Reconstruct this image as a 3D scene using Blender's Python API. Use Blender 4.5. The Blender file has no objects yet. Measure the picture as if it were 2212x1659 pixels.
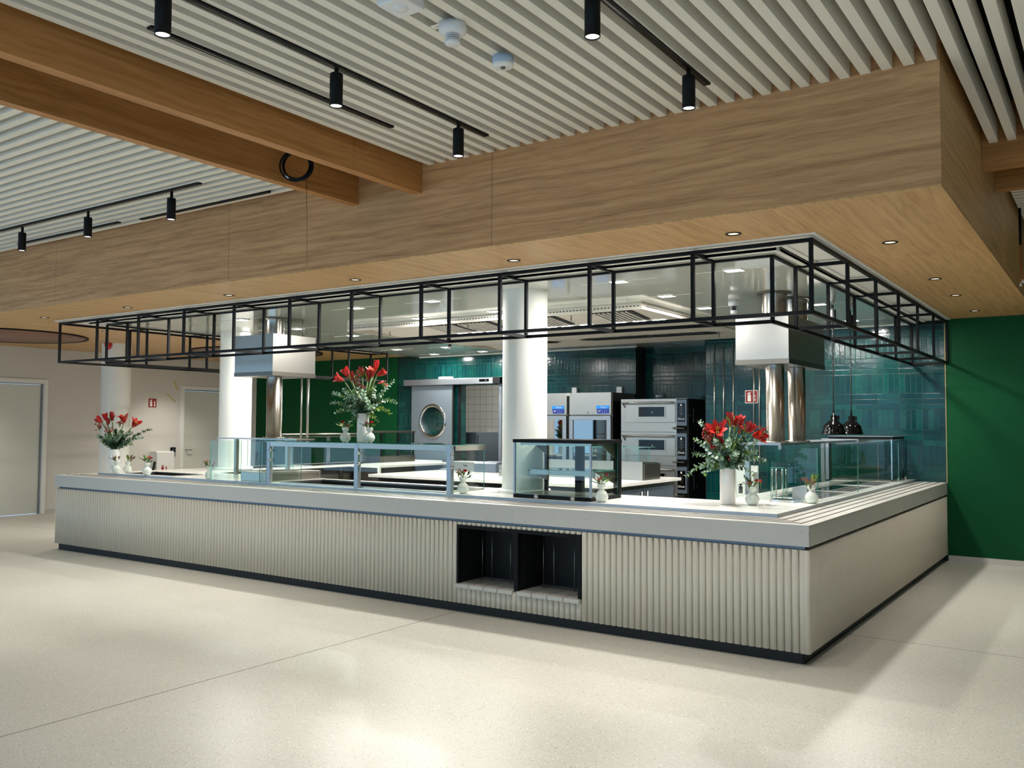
import bpy, math, random
from mathutils import Vector, Matrix
PI = math.pi
random.seed(7)
SC = bpy.context.scene
COL = SC.collection

# ---------------------------------------------------------------- camera
def setup_camera():
    f, yaw, pitch, roll = 1916.9, -0.6009, 0.0464, 0.0053
    fw = Vector((math.sin(yaw)*math.cos(pitch), math.cos(yaw)*math.cos(pitch), math.sin(pitch)))
    rt = Vector((math.cos(yaw), -math.sin(yaw), 0)); up = rt.cross(fw)
    r2 = rt*math.cos(roll)+up*math.sin(roll); u2 = up*math.cos(roll)-rt*math.sin(roll)
    cam = bpy.data.cameras.new('camera'); o = bpy.data.objects.new('camera', cam); COL.objects.link(o)
    cam.sensor_width = 36; cam.sensor_fit = 'HORIZONTAL'; cam.lens = f/2212*36
    cam.clip_start = .05; cam.clip_end = 200
    m = Matrix((r2, u2, -fw)).transposed().to_4x4(); m.translation = Vector((1.671, -5.829, 1.536))
    o.matrix_world = m
    SC.camera = o
setup_camera()
# ---------------------------------------------------------------- world (daylight outside the windows behind the camera)
w = bpy.data.worlds.new('world'); SC.world = w; w.use_nodes = True
w.node_tree.nodes['Background'].inputs[0].default_value = (.44, .68, 1.0, 1)
w.node_tree.nodes['Background'].inputs[1].default_value = 2.6
SC.view_settings.view_transform = 'Standard'; SC.view_settings.look = 'None'
SC.view_settings.gamma = 1; SC.view_settings.use_curve_mapping = False
SC.view_settings.exposure = 0.12
cy = SC.cycles
cy.max_bounces = 10; cy.diffuse_bounces = 5; cy.glossy_bounces = 5; cy.transmission_bounces = 8; cy.transparent_max_bounces = 24
cy.caustics_reflective = False; cy.caustics_refractive = False; cy.sample_clamp_indirect = 6
cy.use_denoising = True
LP = dict(spot=92, down=34, panel=30, hood=1.2)   # lamp powers (W)
WARM = (1.0, .962, .89); NEUT = (1.0, .965, .91)

# ---------------------------------------------------------------- materials
def lin(c):
    return tuple((x/12.92 if x <= .04045 else ((x+.055)/1.055)**2.4) for x in [v/255 for v in c])+(1,)
def mat(name, col=(200,200,200), rough=.5, metal=0, spec=.5, coat=0, emis=None, es=0):
    m = bpy.data.materials.new(name); m.use_nodes = True
    b = m.node_tree.nodes['Principled BSDF']
    b.inputs['Base Color'].default_value = lin(col); b.inputs['Roughness'].default_value = rough
    b.inputs['Metallic'].default_value = metal; b.inputs['Specular IOR Level'].default_value = spec
    b.inputs['Coat Weight'].default_value = coat; b.inputs['Coat Roughness'].default_value = .05
    if emis: b.inputs['Emission Color'].default_value = lin(emis); b.inputs['Emission Strength'].default_value = es
    return m
def N(m, t, **k):
    n = m.node_tree.nodes.new(t)
    for a, v in k.items():
        if a[0] == '_': n.inputs[a[1:].replace('_', ' ')].default_value = v
        else: setattr(n, a, v)
    return n
def L(m, a, b): m.node_tree.links.new(a, b)
def B(m): return m.node_tree.nodes['Principled BSDF']
def M_(m, op, a, b=None, c=None):
    n = N(m, 'ShaderNodeMath', operation=op)
    for i, v in enumerate((a, b, c)):
        if v is None: continue
        if isinstance(v, (int, float)): n.inputs[i].default_value = v
        else: L(m, v, n.inputs[i])
    return n.outputs[0]
def ramp(m, fac, stops):
    r = N(m, 'ShaderNodeValToRGB'); e = r.color_ramp.elements
    while len(e) < len(stops): e.new(.5)
    for x, (p, c) in zip(e, stops): x.position = p; x.color = lin(c)
    L(m, fac, r.inputs[0]); return r.outputs[0]
def mixc(m, fac, a, b, mode='MIX'):
    n = N(m, 'ShaderNodeMix', data_type='RGBA', blend_type=mode)
    for i, v in ((0, fac), (6, a), (7, b)):
        if isinstance(v, (int, float)): n.inputs[i].default_value = v
        elif isinstance(v, tuple): n.inputs[i].default_value = v
        else: L(m, v, n.inputs[i])
    return n.outputs[2]
def bump(m, h, s, d=.01):
    n = N(m, 'ShaderNodeBump', _Strength=s, _Distance=d); L(m, h, n.inputs['Height']); L(m, n.outputs[0], B(m).inputs['Normal'])
def wpos(m): return N(m, 'ShaderNodeNewGeometry').outputs['Position']

def terrazzo():
    m = mat('terrazzo', (214,208,194), .34, spec=.35); p = wpos(m)
    v = N(m, 'ShaderNodeTexVoronoi', feature='F1', _Scale=82.); L(m, p, v.inputs[0])
    h = N(m, 'ShaderNodeSeparateColor'); L(m, v.outputs['Color'], h.inputs[0])
    ns = N(m, 'ShaderNodeTexNoise', _Scale=180., _Detail=2.); L(m, p, ns.inputs['Vector'])
    ed = M_(m, 'ADD', v.outputs['Distance'], M_(m, 'MULTIPLY', ns.outputs[0], .35))
    small = M_(m, 'LESS_THAN', ed, .42)
    dark = M_(m, 'MULTIPLY', small, M_(m, 'GREATER_THAN', h.outputs[0], .80))
    lite = M_(m, 'MULTIPLY', small, M_(m, 'LESS_THAN', h.outputs[0], .42))
    pink = M_(m, 'MULTIPLY', small, M_(m, 'GREATER_THAN', h.outputs[1], .94))
    big = N(m, 'ShaderNodeTexNoise', _Scale=.55, _Detail=3.); L(m, p, big.inputs['Vector'])
    base = ramp(m, big.outputs[0], [(.3, (188,184,174)), (.7, (201,198,188))])
    c = mixc(m, dark, base, lin((112,106,92))); c = mixc(m, lite, c, lin((236,232,222))); c = mixc(m, pink, c, lin((198,160,146)))
    L(m, c, B(m).inputs['Base Color']); return m
def quartz():
    m = mat('quartz_stone', (196,193,186), .3, spec=.4); p = wpos(m)
    v = N(m, 'ShaderNodeTexVoronoi', _Scale=48.); L(m, p, v.inputs[0])
    h = N(m, 'ShaderNodeSeparateColor'); L(m, v.outputs['Color'], h.inputs[0])
    ns = N(m, 'ShaderNodeTexNoise', _Scale=90.); L(m, p, ns.inputs['Vector'])
    small = M_(m, 'LESS_THAN', M_(m, 'ADD', v.outputs['Distance'], M_(m, 'MULTIPLY', ns.outputs[0], .4)), .38)
    k = M_(m, 'MULTIPLY', small, M_(m, 'GREATER_THAN', h.outputs[0], .80))
    c = mixc(m, k, lin((196,193,186)), lin((150,142,128)))
    n2 = N(m, 'ShaderNodeTexNoise', _Scale=9., _Detail=4.); L(m, p, n2.inputs['Vector'])
    c = mixc(m, M_(m, 'MULTIPLY', n2.outputs[0], .25), c, lin((190,186,178)))
    L(m, c, B(m).inputs['Base Color']); return m
def oak(name, axis, dark, lite, rough=.45):
    """grain runs along axis (0 x, 1 y); the other two directions carry the rings"""
    m = mat(name, lite, rough, spec=.3); p = wpos(m)
    def scl(al, ac):
        mp = N(m, 'ShaderNodeMapping'); s = [ac, ac, ac]; s[axis] = al; mp.inputs['Scale'].default_value = s
        L(m, p, mp.inputs[0]); return mp.outputs[0]
    n0 = N(m, 'ShaderNodeTexNoise', _Scale=1., _Detail=2.); L(m, scl(1.1, 3.2), n0.inputs['Vector'])
    off = N(m, 'ShaderNodeVectorMath', operation='SCALE'); L(m, n0.outputs['Color'], off.inputs[0]); off.inputs['Scale'].default_value = 1.3
    ad = N(m, 'ShaderNodeVectorMath', operation='ADD'); L(m, scl(.5, 17.), ad.inputs[0]); L(m, off.outputs[0], ad.inputs[1])
    n1 = N(m, 'ShaderNodeTexNoise', _Scale=1.7, _Detail=5., _Roughness=.62); L(m, ad.outputs[0], n1.inputs['Vector'])
    n2 = N(m, 'ShaderNodeTexNoise', _Scale=3., _Detail=3., _Roughness=.7); L(m, scl(2.5, 110.), n2.inputs['Vector'])
    g = M_(m, 'ADD', M_(m, 'MULTIPLY', n1.outputs[0], .68), M_(m, 'MULTIPLY', n2.outputs[0], .32))
    c = ramp(m, g, [(.3, dark), (.45, tuple((a+2*b)//3 for a, b in zip(dark, lite))), (.56, lite), (.72, tuple(min(255, a+10) for a in lite))])
    L(m, c, B(m).inputs['Base Color']); return m
def tile():
    m = mat('green_glazed_tile', (10,70,62), .12, spec=.4); p = wpos(m)
    s = N(m, 'ShaderNodeSeparateXYZ'); L(m, p, s.inputs[0]); x, z = s.outputs[0], s.outputs[2]
    PER, VH = .43, .24
    zz = M_(m, 'ADD', z, .50)                        # vertical courses start at z = 1.51
    row = M_(m, 'FLOOR', M_(m, 'DIVIDE', M_(m, 'SUBTRACT', zz, .29), PER))
    zr = M_(m, 'SUBTRACT', M_(m, 'SUBTRACT', zz, .29), M_(m, 'MULTIPLY', row, PER))
    isv = M_(m, 'LESS_THAN', zr, VH)
    isv = isv
    # vertical course cells .0625 x .24 ; horizontal .24 x .0633
    xv = M_(m, 'DIVIDE', x, .0625); iv = M_(m, 'FLOOR', xv); fv = M_(m, 'SUBTRACT', xv, iv)
    xh = M_(m, 'DIVIDE', x, .25); ih = M_(m, 'FLOOR', xh); fh = M_(m, 'SUBTRACT', xh, ih)
    zh = M_(m, 'DIVIDE', M_(m, 'SUBTRACT', zr, VH), .06333); jh = M_(m, 'FLOOR', zh); gh = M_(m, 'SUBTRACT', zh, jh)
    gv = M_(m, 'DIVIDE', zr, VH)
    def sel(a, b): return M_(m, 'ADD', M_(m, 'MULTIPLY', isv, a), M_(m, 'MULTIPLY', M_(m, 'SUBTRACT', 1., isv), b))
    idx = sel(iv, M_(m, 'ADD', M_(m, 'MULTIPLY', ih, 7.), 300.)); idz = sel(M_(m, 'MULTIPLY', row, 11.), M_(m, 'ADD', M_(m, 'MULTIPLY', row, 11.), M_(m, 'ADD', jh, 1.)))
    dx = sel(M_(m, 'MULTIPLY', M_(m, 'MINIMUM', fv, M_(m, 'SUBTRACT', 1., fv)), .0625), M_(m, 'MULTIPLY', M_(m, 'MINIMUM', fh, M_(m, 'SUBTRACT', 1., fh)), .25))
    dz = sel(M_(m, 'MULTIPLY', M_(m, 'MINIMUM', gv, M_(m, 'SUBTRACT', 1., gv)), VH), M_(m, 'MULTIPLY', M_(m, 'MINIMUM', gh, M_(m, 'SUBTRACT', 1., gh)), .0633))
    d = M_(m, 'MINIMUM', dx, dz); grout = M_(m, 'LESS_THAN', d, .0016)
    cv = N(m, 'ShaderNodeCombineXYZ'); L(m, idx, cv.inputs[0]); L(m, idz, cv.inputs[1])
    wn = N(m, 'ShaderNodeTexWhiteNoise', noise_dimensions='3D'); L(m, cv.outputs[0], wn.inputs['Vector'])
    n1 = N(m, 'ShaderNodeTexNoise', _Scale=14., _Detail=5., _Roughness=.7); L(m, p, n1.inputs['Vector'])
    f = M_(m, 'ADD', M_(m, 'MULTIPLY', wn.outputs[0], .4), M_(m, 'MULTIPLY', n1.outputs[0], .6))
    c = ramp(m, f, [(.15, (2,38,42)), (.4, (4,50,52)), (.6, (7,61,58)), (.85, (16,76,68))])
    c = mixc(m, grout, c, lin((34,60,50)))
    L(m, c, B(m).inputs['Base Color'])
    L(m, M_(m, 'ADD', M_(m, 'MULTIPLY', grout, .6), .13), B(m).inputs['Roughness'])
    n3 = N(m, 'ShaderNodeTexNoise', _Scale=26., _Detail=2.); L(m, p, n3.inputs['Vector'])
    prof = M_(m, 'MULTIPLY', M_(m, 'MINIMUM', M_(m, 'MULTIPLY', d, 160.), 1.), .35)
    bump(m, M_(m, 'ADD', M_(m, 'ADD', prof, M_(m, 'MULTIPLY', n3.outputs[0], .7)), M_(m, 'MULTIPLY', wn.outputs[0], 0.)), .4, .003)
    return m
def brushed(name, col, rough=.28, axis=2, metal=1.):
    m = mat(name, col, rough, metal); p = wpos(m)
    mp = N(m, 'ShaderNodeMapping'); s = [260., 260., 260.]; s[axis] = 2.; mp.inputs['Scale'].default_value = s; L(m, p, mp.inputs[0])
    n = N(m, 'ShaderNodeTexNoise', _Scale=2., _Detail=3.); L(m, mp.outputs[0], n.inputs['Vector'])
    L(m, M_(m, 'ADD', M_(m, 'MULTIPLY', n.outputs[0], .1), rough-.05), B(m).inputs['Roughness']); return m
def glass(name, tint=(.93, .98, .96), refl=1.0):
    m = bpy.data.materials.new(name); m.use_nodes = True; nt = m.node_tree; nt.nodes.remove(B(m))
    out = nt.nodes['Material Output']
    t = N(m, 'ShaderNodeBsdfTransparent'); t.inputs[0].default_value = tint+(1,)
    g = N(m, 'ShaderNodeBsdfGlossy'); g.inputs['Roughness'].default_value = .01
    fr = N(m, 'ShaderNodeFresnel', _IOR=1.5); mx = N(m, 'ShaderNodeMixShader')
    fb = N(m, 'ShaderNodeNewGeometry').outputs['Backfacing']
    L(m, M_(m, 'MULTIPLY', M_(m, 'MULTIPLY', fr.outputs[0], refl), M_(m, 'SUBTRACT', 1., fb)), mx.inputs[0]); L(m, t.outputs[0], mx.inputs[1]); L(m, g.outputs[0], mx.inputs[2]); L(m, mx.outputs[0], out.inputs[0])
    return m
def gloss_ceiling():
    m = mat('gloss_ceiling_panel', (196,199,190), .1, spec=.4, coat=.6); p = wpos(m)
    B(m).inputs['Coat IOR'].default_value = 1.45
    s = N(m, 'ShaderNodeSeparateXYZ'); L(m, p, s.inputs[0])
    def line(c, off, per, wd):
        q = M_(m, 'DIVIDE', M_(m, 'ADD', c, off), per); return M_(m, 'LESS_THAN', M_(m, 'SUBTRACT', q, M_(m, 'FLOOR', q)), wd/per)
    g = M_(m, 'MAXIMUM', line(s.outputs[0], 20.37, .52, .008), line(s.outputs[1], .62, 3.3, .02))
    c = mixc(m, g, lin((226,229,219)), lin((246,246,240))); L(m, c, B(m).inputs['Base Color'])
    n = N(m, 'ShaderNodeTexNoise', _Scale=2.2, _Detail=1.); L(m, p, n.inputs['Vector'])
    bm = N(m, 'ShaderNodeBump', _Strength=.2, _Distance=.006); L(m, n.outputs[0], bm.inputs['Height'])
    L(m, bm.outputs[0], B(m).inputs['Coat Normal']); L(m, bm.outputs[0], B(m).inputs['Normal']); return m
def white_tile():
    m = mat('white_wall_tile', (232,230,224), .2); p = wpos(m)
    s = N(m, 'ShaderNodeSeparateXYZ'); L(m, p, s.inputs[0]); fl = None
    for c in (s.outputs[0], s.outputs[2]):
        q = M_(m, 'DIVIDE', M_(m, 'ADD', c, 30.), .15); l = M_(m, 'LESS_THAN', M_(m, 'SUBTRACT', q, M_(m, 'FLOOR', q)), .04)
        fl = l if fl is None else M_(m, 'MAXIMUM', fl, l)
    L(m, mixc(m, fl, lin((232,230,224)), lin((150,148,142))), B(m).inputs['Base Color']); return m

M = dict(
 floor=terrazzo(), quartz=quartz(), tile=tile(),
 oakx=oak('oak_fascia', 0, (142,100,64), (202,156,110)), oaky=oak('oak_soffit', 1, (156,116,70), (204,166,114)),
 oakb=oak('oak_beam', 1, (142,92,46), (186,134,80)), oakbx=oak('oak_beam_cross', 0, (142,92,46), (186,134,80)),
 disc=oak('stained_oak', 1, (104,72,58), (140,104,88)),
 wall=mat('white_wall', (214,210,202), .7, spec=.25), green=mat('green_paint', (0,72,36), .5, spec=.18),
 white=mat('white_paint', (232,232,226), .55), trimw=mat('white_plaster', (236,236,230), .6), door=mat('door_laminate', (212,213,203), .45),
 baf=mat('baffle_felt', (233,229,218), .85, spec=.15), back=mat('ceiling_void', (38,38,36), .9, spec=.1),
 flute=mat('fluted_laminate', (208,200,184), .42, spec=.35), black=mat('black_powder_coat', (7,9,12), .55, spec=.2), jet=mat('black_gloss', (5,5,6), .12, spec=.35),
 plinth=mat('dark_plinth', (8,12,17), .45, spec=.25), dark=mat('dark_void', (7,8,9), .6), navy=mat('navy_rod', (10,14,20), .5),
 steel=brushed('brushed_steel', (166,163,156), .3), steelx=brushed('brushed_steel_across', (168,166,160), .34, 0), steeld=brushed('dull_steel', (116,112,104), .4, 0),
 chrome=mat('polished_steel', (190,190,188), .1, 1), duct=brushed('duct_steel', (170,164,156), .2), hoodl=mat('canopy_liner', (206,200,188), .45, .25), gap=mat('steel_gap_trim', (104,110,120), .3, 1), alu=mat('anodised_aluminium', (158,164,170), .34, .85),
 glass=glass('clear_glass'), glassd=glass('fridge_glass', (.12,.16,.2), 7.), gtop=glass('shelf_glass', (.85,.95,.91)), edge=mat('glass_edge', (70,128,112), .1, spec=.7, coat=.5),
 panel=mat('led_panel', (255,255,255), .5, emis=(255,255,250), es=14), disc_l=mat('lamp_lens', (255,255,255), .5, emis=(255,248,236), es=9),
 dl=mat('downlight_lens', (230,225,215), .4, emis=(255,240,215), es=.9),
 gloss=gloss_ceiling(), wtile=white_tile(), counter=mat('white_worktop', (236,234,228), .22, spec=.5, coat=.2),
 cer=mat('white_ceramic', (232,229,224), .18, coat=.6), milk=mat('milky_glass', (206,214,204), .08, coat=1.),
 red=mat('petal_red', (160,10,10), .42), dred=mat('deep_red_berry', (150,12,22), .3), pet=mat('petal_orange_red', (188,30,18), .45), pink=mat('coral_flower', (214,52,48), .5),
 bud=mat('green_sepal', (136,152,60), .5), leaf=mat('eucalyptus_leaf', (96,128,98), .5), leafl=mat('pale_eucalyptus_leaf', (160,184,166), .5), leafg=mat('fresh_green_leaf', (104,138,44), .5), leafd=mat('dark_green_leaf', (40,72,38), .5), stem=mat('green_stem', (92,118,56), .5),
 brown=mat('brown_foliage', (96,52,44), .6), redp=mat('sign_red', (150,18,24), .5), beacon=mat('beacon_red', (196,18,34), .25, spec=.6), sign_w=mat('sign_white', (240,236,228), .5),
 tape=mat('yellow_tape', (222,178,30), .6), copper=mat('orange_cable', (176,92,40), .4), blue=mat('display_blue', (24,128,214), .3, emis=(24,150,235), es=.5), blued=mat('display_dark_blue', (12,50,140), .3, emis=(12,60,170), es=.3),
 joint=mat('joint_sealant', (84,72,60), .8, spec=.1), grey=mat('grey_laminate', (96,108,120), .35, .3), doorb=mat('sliding_door_steel', (128,140,150), .32, .6), plast=mat('white_plastic', (226,228,230), .4), plastb=mat('blue_grey_label', (176,198,220), .4),
 ovdark=mat('oven_side_black', (7,8,9), .5, spec=.3), brass=mat('warm_trim', (170,150,104), .4, .6), grill=mat('dark_grille', (16,16,16), .5), liner=mat('filter_steel', (220,216,208), .35, .25),
)
# ---------------------------------------------------------------- mesh helpers
class MB:
    def __init__(s): s.v = []; s.f = []; s.mi = []; s.sm = []
    def add(s, vs, fs, mi=0, smooth=False):
        k = len(s.v); s.v += [tuple(v) for v in vs]
        for f in fs: s.f.append([i+k for i in f]); s.mi.append(mi); s.sm.append(smooth)
        return s
    def box(s, x0, x1, y0, y1, z0, z1, mi=0, edge=None, thin=None):
        """edge: material index for all faces except those facing +-thin axis"""
        vs = [(x, y, z) for x in (x0, x1) for y in (y0, y1) for z in (z0, z1)]
        fs = [(0,1,3,2), (4,6,7,5), (0,4,5,1), (2,3,7,6), (0,2,6,4), (1,5,7,3)]
        if edge is None: return s.add(vs, fs, mi)
        for i, f in enumerate(fs): s.add(vs, [f], mi if i//2 == thin else edge)
        return s
    def bar(s, a, b, t, t2=None, mi=0, upv=(0, 0, 1)):
        """box beam of section t x t2 from a to b"""
        a, b = Vector(a), Vector(b); d = (b-a).normalized(); u = Vector(upv)
        if abs(d.dot(u)) > .95: u = Vector((0, 1, 0))
        r = d.cross(u).normalized()*t/2; u = r.cross(d).normalized()*(t2 or t)/2
        vs = [p+q*r+k*u for p in (a, b) for q, k in ((-1,-1), (1,-1), (1,1), (-1,1))]
        return s.add(vs, [(3,2,1,0), (4,5,6,7), (0,1,5,4), (1,2,6,5), (2,3,7,6), (3,0,4,7)], mi)
    def tube(s, pts, r, n=8, mi=0, cap=True, smooth=True):
        pts = [Vector(p) for p in pts]; rs = r if isinstance(r, (list, tuple)) else [r]*len(pts); vs = []; fs = []
        pr = None
        for i, p in enumerate(pts):
            d = (pts[min(i+1, len(pts)-1)]-pts[max(i-1, 0)]).normalized()
            if pr is None: pr = d.orthogonal().normalized()
            else:
                pr = (pr-d*pr.dot(d))
                pr = pr.normalized() if pr.length > 1e-6 else d.orthogonal().normalized()
            q = d.cross(pr)
            for k in range(n):
                t = 2*PI*k/n; vs.append(p+rs[i]*(math.cos(t)*pr+math.sin(t)*q))
        for i in range(len(pts)-1):
            for k in range(n): fs.append((i*n+k, i*n+(k+1) % n, (i+1)*n+(k+1) % n, (i+1)*n+k))
        s.add(vs, fs, mi, smooth)
        if cap:
            k0 = len(s.v)-len(vs)
            s.f.append([k0+k for k in range(n)][::-1]); s.f.append([k0+(len(pts)-1)*n+k for k in range(n)]); s.mi += [mi, mi]; s.sm += [False, False]
        return s
    def lathe(s, prof, n=24, c=(0, 0, 0), mi=0, smooth=True):
        """prof: (r, z) list, z up"""
        vs = [(c[0]+r*math.cos(2*PI*k/n), c[1]+r*math.sin(2*PI*k/n), c[2]+z) for r, z in prof for k in range(n)]
        fs = [(i*n+k, i*n+(k+1) % n, (i+1)*n+(k+1) % n, (i+1)*n+k) for i in range(len(prof)-1) for k in range(n)]
        return s.add(vs, fs, mi, smooth)
    def cyl(s, c, r, z0, z1, n=24, mi=0):
        return s.lathe([(0, z0), (r, z0), (r, z0+1e-4), (r, z1-1e-4), (r, z1), (0, z1)], n, c, mi)
    def grid(s, fn, nu, nv, mi=0, smooth=True):
        vs = [fn(i/nu, j/nv) for i in range(nu+1) for j in range(nv+1)]
        fs = [(i*(nv+1)+j, (i+1)*(nv+1)+j, (i+1)*(nv+1)+j+1, i*(nv+1)+j+1) for i in range(nu) for j in range(nv)]
        return s.add(vs, fs, mi, smooth)
    def prism(s, poly, ax, a, b, mi=0):
        """poly: 2D points in the other two axes (order x,y,z without ax), extruded along ax from a to b"""
        def P(p, t): q = list(p); q.insert(ax, t); return q
        n = len(poly); vs = [P(p, a) for p in poly]+[P(p, b) for p in poly]
        return s.add(vs, [list(range(n))[::-1], list(range(n, 2*n))]+[(i, (i+1) % n, n+(i+1) % n, n+i) for i in range(n)], mi)
    def build(s, name, mats, parent=None, bev=0):
        o3 = Vector((0, 0, 0)); p = parent
        while p is not None: o3 += p.location; p = p.parent
        me = bpy.data.meshes.new(name); me.from_pydata([tuple(Vector(v)-o3) for v in s.v], [], s.f)
        for m in (mats if isinstance(mats, (list, tuple)) else [mats]): me.materials.append(M[m])
        me.polygons.foreach_set('material_index', s.mi); me.polygons.foreach_set('use_smooth', s.sm); me.update()
        import bmesh
        bm = bmesh.new(); bm.from_mesh(me); bmesh.ops.remove_doubles(bm, verts=bm.verts, dist=1e-6); bmesh.ops.recalc_face_normals(bm, faces=bm.faces); bm.to_mesh(me); bm.free()
        o = bpy.data.objects.new(name, me); COL.objects.link(o); o.parent = parent
        if bev:
            b = o.modifiers.new('bevel', 'BEVEL'); b.width = bev; b.segments = 2; b.limit_method = 'ANGLE'; b.angle_limit = .8
        return o
def tag(o, label=None, cat=None, group=None, kind=None):
    for k, v in (('label', label), ('category', cat), ('group', group), ('kind', kind)):
        if v: o[k] = v
    return o
def thing(name, label, cat, loc=(0, 0, 0), group=None, kind=None, rz=0):
    o = bpy.data.objects.new(name, None); COL.objects.link(o); o.location = loc; o.rotation_euler.z = rz; o.empty_display_size = .1
    return tag(o, label, cat, group, kind)
def st(o): o['kind'] = 'structure'; return o
def copy_tree(o, parent=None):
    c = o.copy(); COL.objects.link(c); c.parent = parent
    for ch in list(o.children):
        copy_tree(ch, c)
    return c
def put(o, T):
    """T moves the shape, drawn around the world origin, to its place"""
    p = o.parent; o3 = Vector((0, 0, 0))
    while p is not None: o3 += p.location; p = p.parent
    o.matrix_local = Matrix.Translation(-o3) @ T @ Matrix.Translation(o3); return o
def bx(name, m, parent, *b, bev=0): return MB().box(*b).build(name, m, parent, bev)
def text(name, s, m, parent, loc, size, rot=(PI/2, 0, 0), ext=.0008, ax='CENTER'):
    c = bpy.data.curves.new(name, 'FONT'); c.body = s; c.size = size; c.extrude = ext; c.align_x = ax; c.align_y = 'CENTER'; c.materials.append(M[m])
    tmp = bpy.data.objects.new(name, c); COL.objects.link(tmp); me = bpy.data.meshes.new_from_object(tmp, depsgraph=bpy.context.evaluated_depsgraph_get()); bpy.data.objects.remove(tmp)
    o = bpy.data.objects.new(name, me); COL.objects.link(o); o.parent = parent
    p = parent; o3 = Vector((0, 0, 0))
    while p is not None: o3 += p.location; p = p.parent
    o.location = Vector(loc)-o3; o.rotation_euler = rot; return o
def lamp(kind, name, loc, power, parent, col=WARM, size=.05, angle=1.2, blend=.6, rot=(0, 0, 0), size_y=None):
    d = bpy.data.lights.new(name, kind); d.energy = power; d.color = col
    if kind == 'SPOT': d.spot_size = angle; d.spot_blend = blend; d.shadow_soft_size = size
    elif kind == 'AREA':
        d.size = size
        if size_y: d.shape = 'RECTANGLE'; d.size_y = size_y
    else: d.shadow_soft_size = size
    o = bpy.data.objects.new(name, d); COL.objects.link(o); o.parent = parent
    p = parent; o3 = Vector((0, 0, 0))
    while p is not None: o3 += p.location; p = p.parent
    o.location = Vector(loc)-o3; o.rotation_euler = rot; return o

# dimensions read from the photograph (metres; x along the long counter, y into the kitchen)
W = 5.53; WD = 6.6; XL = -13.42; SOF = 2.798; KC = 2.765; FY = -.834; FX = .934; BAF = 3.453; TOP = 3.72; CL = -9.1
YB = -10.5; XR = 7.

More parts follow.
